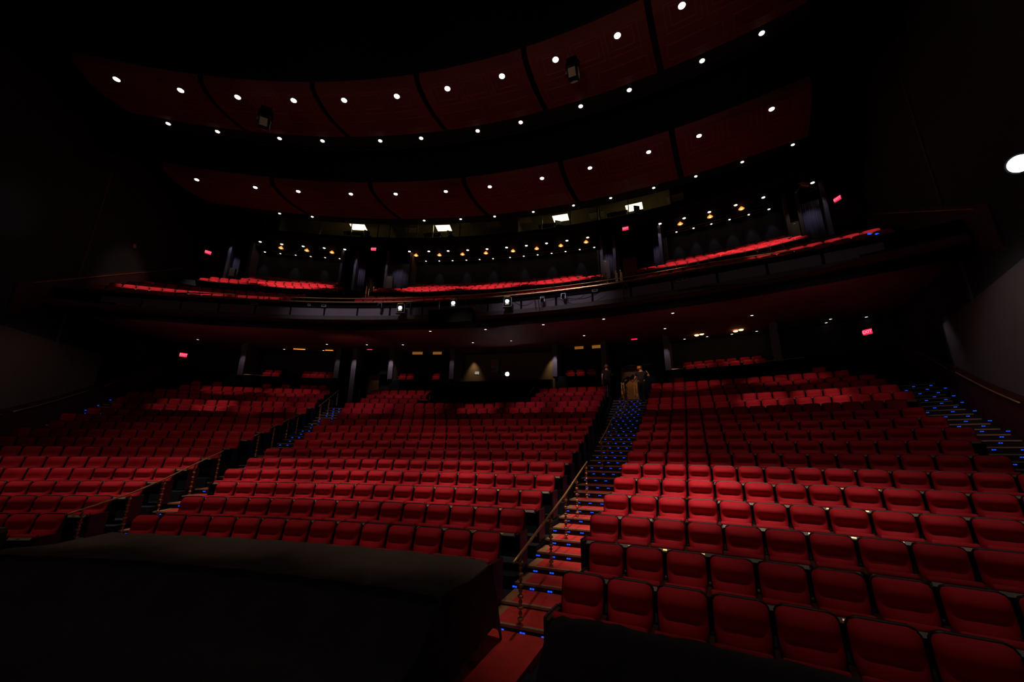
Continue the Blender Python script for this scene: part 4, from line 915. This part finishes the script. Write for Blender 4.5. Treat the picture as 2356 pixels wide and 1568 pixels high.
# ------------------------------------------------------------------ people at the head of the right stairs
def skin_mesh(name, nodes, edges, m, parent, sub=2):
    """nodes: (x, y, z, radius); the first is the pelvis root"""
    me = bpy.data.meshes.new(name); me.from_pydata([n[:3] for n in nodes], edges, []); me.materials.append(m)
    o = bpy.data.objects.new(name, me); COL.objects.link(o)
    md = o.modifiers.new('Skin', 'SKIN'); md.use_smooth_shade = True
    for i, n in enumerate(nodes): me.skin_vertices[0].data[i].radius = (n[3] * (n[4] if len(n) > 4 else 1), n[3])
    me.skin_vertices[0].data[0].use_root = True
    sb = o.modifiers.new('Sub', 'SUBSURF'); sb.levels = sub; sb.render_levels = sub
    bpy.context.view_layer.update(); dg = bpy.context.evaluated_depsgraph_get(); nm = bpy.data.meshes.new_from_object(o.evaluated_get(dg))
    bpy.data.objects.remove(o); nm.name = name; nm.materials.clear(); nm.materials.append(m)
    r = bpy.data.objects.new(name, nm); COL.objects.link(r); r.parent = parent; return r
def person(label, pos, rz, J_, hair, trousers, scale=1.0):
    """J_: joints; x right of the figure seen from behind (+y forward)"""
    root = empty('person', pos, rz); root.scale = (scale,) * 3; tag(root, label, 'person')
    N = []; E_ = []
    def add(p, r, par=None, fx=1):
        N.append((*p, r, fx)); i = len(N) - 1
        if par is not None: E_.append((par, i))
        return i
    pel = add(J_['pelvis'], .13, None, 1.2); sp = add(J_['spine'], .12, pel, 1.2); ch = add(J_['chest'], .135, sp, 1.3); nk = add(J_['neck'], .055, ch); hb = add(J_['jaw'], .07, nk); hm = add(J_['head'], .098, hb); ht = add(J_['crown'], .06, hm)
    f = (Vector(J_['head']) + Vector(J_['face']) * .105); nose = add(f - Vector((0, 0, .01)), .014, hm)
    for s_ in (-1, 1):
        side = Vector(J_['face']).cross(Vector((0, 0, 1))).normalized() * s_
        add(Vector(J_['head']) + side * .10 - Vector((0, 0, .02)), .016, hm)
        k = 'L' if s_ < 0 else 'R'
        sh = add(J_['sh' + k], .062, ch); el = add(J_['el' + k], .044, sh); wr = add(J_['wr' + k], .027, el)
        d = (Vector(J_['wr' + k]) - Vector(J_['el' + k])).normalized(); pm = add(Vector(J_['wr' + k]) + d * .055, .03, wr); sd_ = d.orthogonal().normalized(); up_ = d.cross(sd_)
        for q_ in range(4):
            b0 = Vector(J_['wr' + k]) + d * .10 + sd_ * (.024 * (q_ - 1.5)); kn = add(b0, .0105, pm); L = (.035, .042, .04, .03)[q_]
            m1 = add(b0 + d * L + up_ * .008, .009, kn); add(b0 + d * L * 1.7 + up_ * .03, .008, m1)
        tb = add(Vector(J_['wr' + k]) + d * .045 + sd_ * .045 + up_ * .012, .011, pm); add(Vector(J_['wr' + k]) + d * .09 + sd_ * .062 + up_ * .03, .009, tb)
        hp = add(J_['hip' + k], .095, pel); kn = add(J_['kn' + k], .062, hp); an = add(J_['an' + k], .042, kn); add(Vector(J_['an' + k]) + Vector((0, .16, -.045)), .035, an)
    body = skin_mesh('body', N, E_, M['skin'], root)
    T = [(*(Vector(J_['pelvis']) + (Vector(J_['pelvis']) - Vector(J_['spine'])) * .45), .15, 1.3), (*J_['spine'], .145, 1.25), (*J_['chest'], .16, 1.3), (*(Vector(J_['chest']) * .45 + Vector(J_['neck']) * .55), .085)]; TE = [(0, 1), (1, 2), (2, 3)]
    for k in 'LR':
        T.append((*J_['sh' + k], .08)); i = len(T) - 1; TE.append((2, i)); T.append((*(Vector(J_['sh' + k]) * .35 + Vector(J_['el' + k]) * .65), .062)); TE.append((i, i + 1))
    skin_mesh('t_shirt', T, TE, M['shirt'], root)
    T = [(*J_['pelvis'], .145, 1.25), (*(Vector(J_['spine']) * .6 + Vector(J_['pelvis']) * .4), .135, 1.25)]; TE = [(0, 1)]
    for k in 'LR':
        T.append((*J_['hip' + k], .115)); i = len(T) - 1; TE.append((0, i)); T.append((*J_['kn' + k], .082)); TE.append((i, i+1)); T.append((*J_['an' + k], .065)); TE.append((i+1, i+2))
    skin_mesh('trousers', T, TE, trousers, root)
    fc = Vector(J_['face']); h = Vector(J_['head'])
    skin_mesh('hair', [(*(h - fc * .025 + Vector((0, 0, .025))), .108), (*(Vector(J_['crown']) - fc * .02 + Vector((0, 0, .015))), .075), (*(h - fc * .065 - Vector((0, 0, .06))), .075)], [(0, 1), (0, 2)], hair, root)
    for k in 'LR':
        q = Vector(J_['an' + k]); skin_mesh('shoe', [(q.x, q.y - .03, q.z - .04, .048), (q.x, q.y + .08, q.z - .05, .047), (q.x, q.y + .19, q.z - .055, .036)], [(0, 1), (1, 2)], M['shoe'], root, 1)
    for s_ in (-1, 1):
        sd_ = fc.cross(Vector((0, 0, 1))).normalized() * .034 * s_
        MB().lathe([(.002, -.012), (.011, -.006), (.012, 0), (.008, .009), (.002, .012)], 8, Matrix.Translation(h + fc * .093 + sd_ + Vector((0, 0, .012)))).build('eye', M['shoe'], root)
    MB().box(-.028, .028, -.006, .006, -.006, .006, Matrix.Translation(h + fc * .092 - Vector((0, 0, .06))) @ Matrix.Rotation(atan2(-fc.x, fc.y), 4, 'Z')).build('mouth', M['bead'], root)
STAND = dict(pelvis=(0, 0, .98), spine=(0, 0, 1.15), chest=(0, 0, 1.36), neck=(0, .01, 1.50), jaw=(0, .02, 1.57), head=(0, .02, 1.65), crown=(0, .01, 1.73), face=(0, 1, 0),
    shL=(-.19, 0, 1.42), shR=(.19, 0, 1.42), elL=(-.25, -.02, 1.13), elR=(.25, -.02, 1.13), wrL=(-.25, .06, .88), wrR=(.25, .06, .88), hipL=(-.1, 0, .90), hipR=(.1, 0, .90), knL=(-.11, .02, .5), knR=(.11, .02, .5), anL=(-.12, 0, .09), anR=(.12, 0, .09))
A_ = dict(STAND, head=(.02, .04, 1.64), crown=(.03, .03, 1.72), face=(.6, .8, 0), elR=(.34, .1, 1.25), wrR=(.42, .32, 1.32), wrL=(-.27, .0, .87), elL=(-.27, -.03, 1.14))
C_ = dict(STAND, elR=(.36, .05, 1.24), wrR=(.28, .22, 1.46), elL=(-.30, .04, 1.17), wrL=(-.40, .24, 1.10), head=(-.02, .05, 1.65), crown=(-.03, .03, 1.73), face=(.35, .93, -.1), anR=(.16, .05, .09), anL=(-.08, -.05, .09))
B_ = dict(STAND, pelvis=(0, -.15, .93), spine=(0, 0, 1.08), chest=(0, .2, 1.2), neck=(0, .32, 1.27), jaw=(0, .38, 1.27), head=(0, .45, 1.25), crown=(0, .50, 1.29), face=(0, .7, -.7), shL=(-.18, .22, 1.24), shR=(.18, .22, 1.24), elL=(-.24, .38, 1.02), elR=(.26, .42, 1.05), wrL=(-.2, .58, .88), wrR=(.22, .62, .86), hipL=(-.1, -.13, .87), hipR=(.1, -.13, .87), knL=(-.11, -.02, .5), knR=(.11, -.02, .5))
def stand_at(x, r): 
    lo_, hi_ = 15., 27.
    for _ in range(30):
        m = (lo_ + hi_) / 2
        if proj(P(r, m, 3.5))[0] < x: lo_ = m
        else: hi_ = m
    return m
aA, aB, aC = stand_at(1397, 39.6), stand_at(1438, 40.6), stand_at(1476, 39.0)
person('person in dark t-shirt standing among seats at the top of the centre block', P(39.75, aA, 2.93), -radians(aA) + .5, A_, M['hair_d'], M['jeans'], 1.1)
person('person in black bending forward with reaching arms at the head of the right stairs', P(40.9, aB, 2.93), -radians(aB) - pi / 2 - .2, B_, M['hair_d'], M['jeans'], 1.02)
person('blond haired person in black standing with back turned at the top of the right stairs', P(39.15, aC, ramp(39.1) + .02), -radians(aC), C_, M['hair_b'], M['jeans'], 1.13)
spot('stair_head_fill', P(36.3, aC - 1.5, 6.0), P(39.2, aC, 4.3), 220, 30, .8, (1, .62, .38), .05)  # spots added to brighten the people and the posts beside them
spot('stair_head_fill', P(37.6, 21.6, 5.9), P(39.9, 22.2, 3.5), 160, 24, .8, (1, .7, .45), .05)
spot('stair_head_fill', P(37.0, aA - 1.0, 6.0), P(39.8, aA, 4.5), 120, 24, .8, (1, .62, .38), .05)
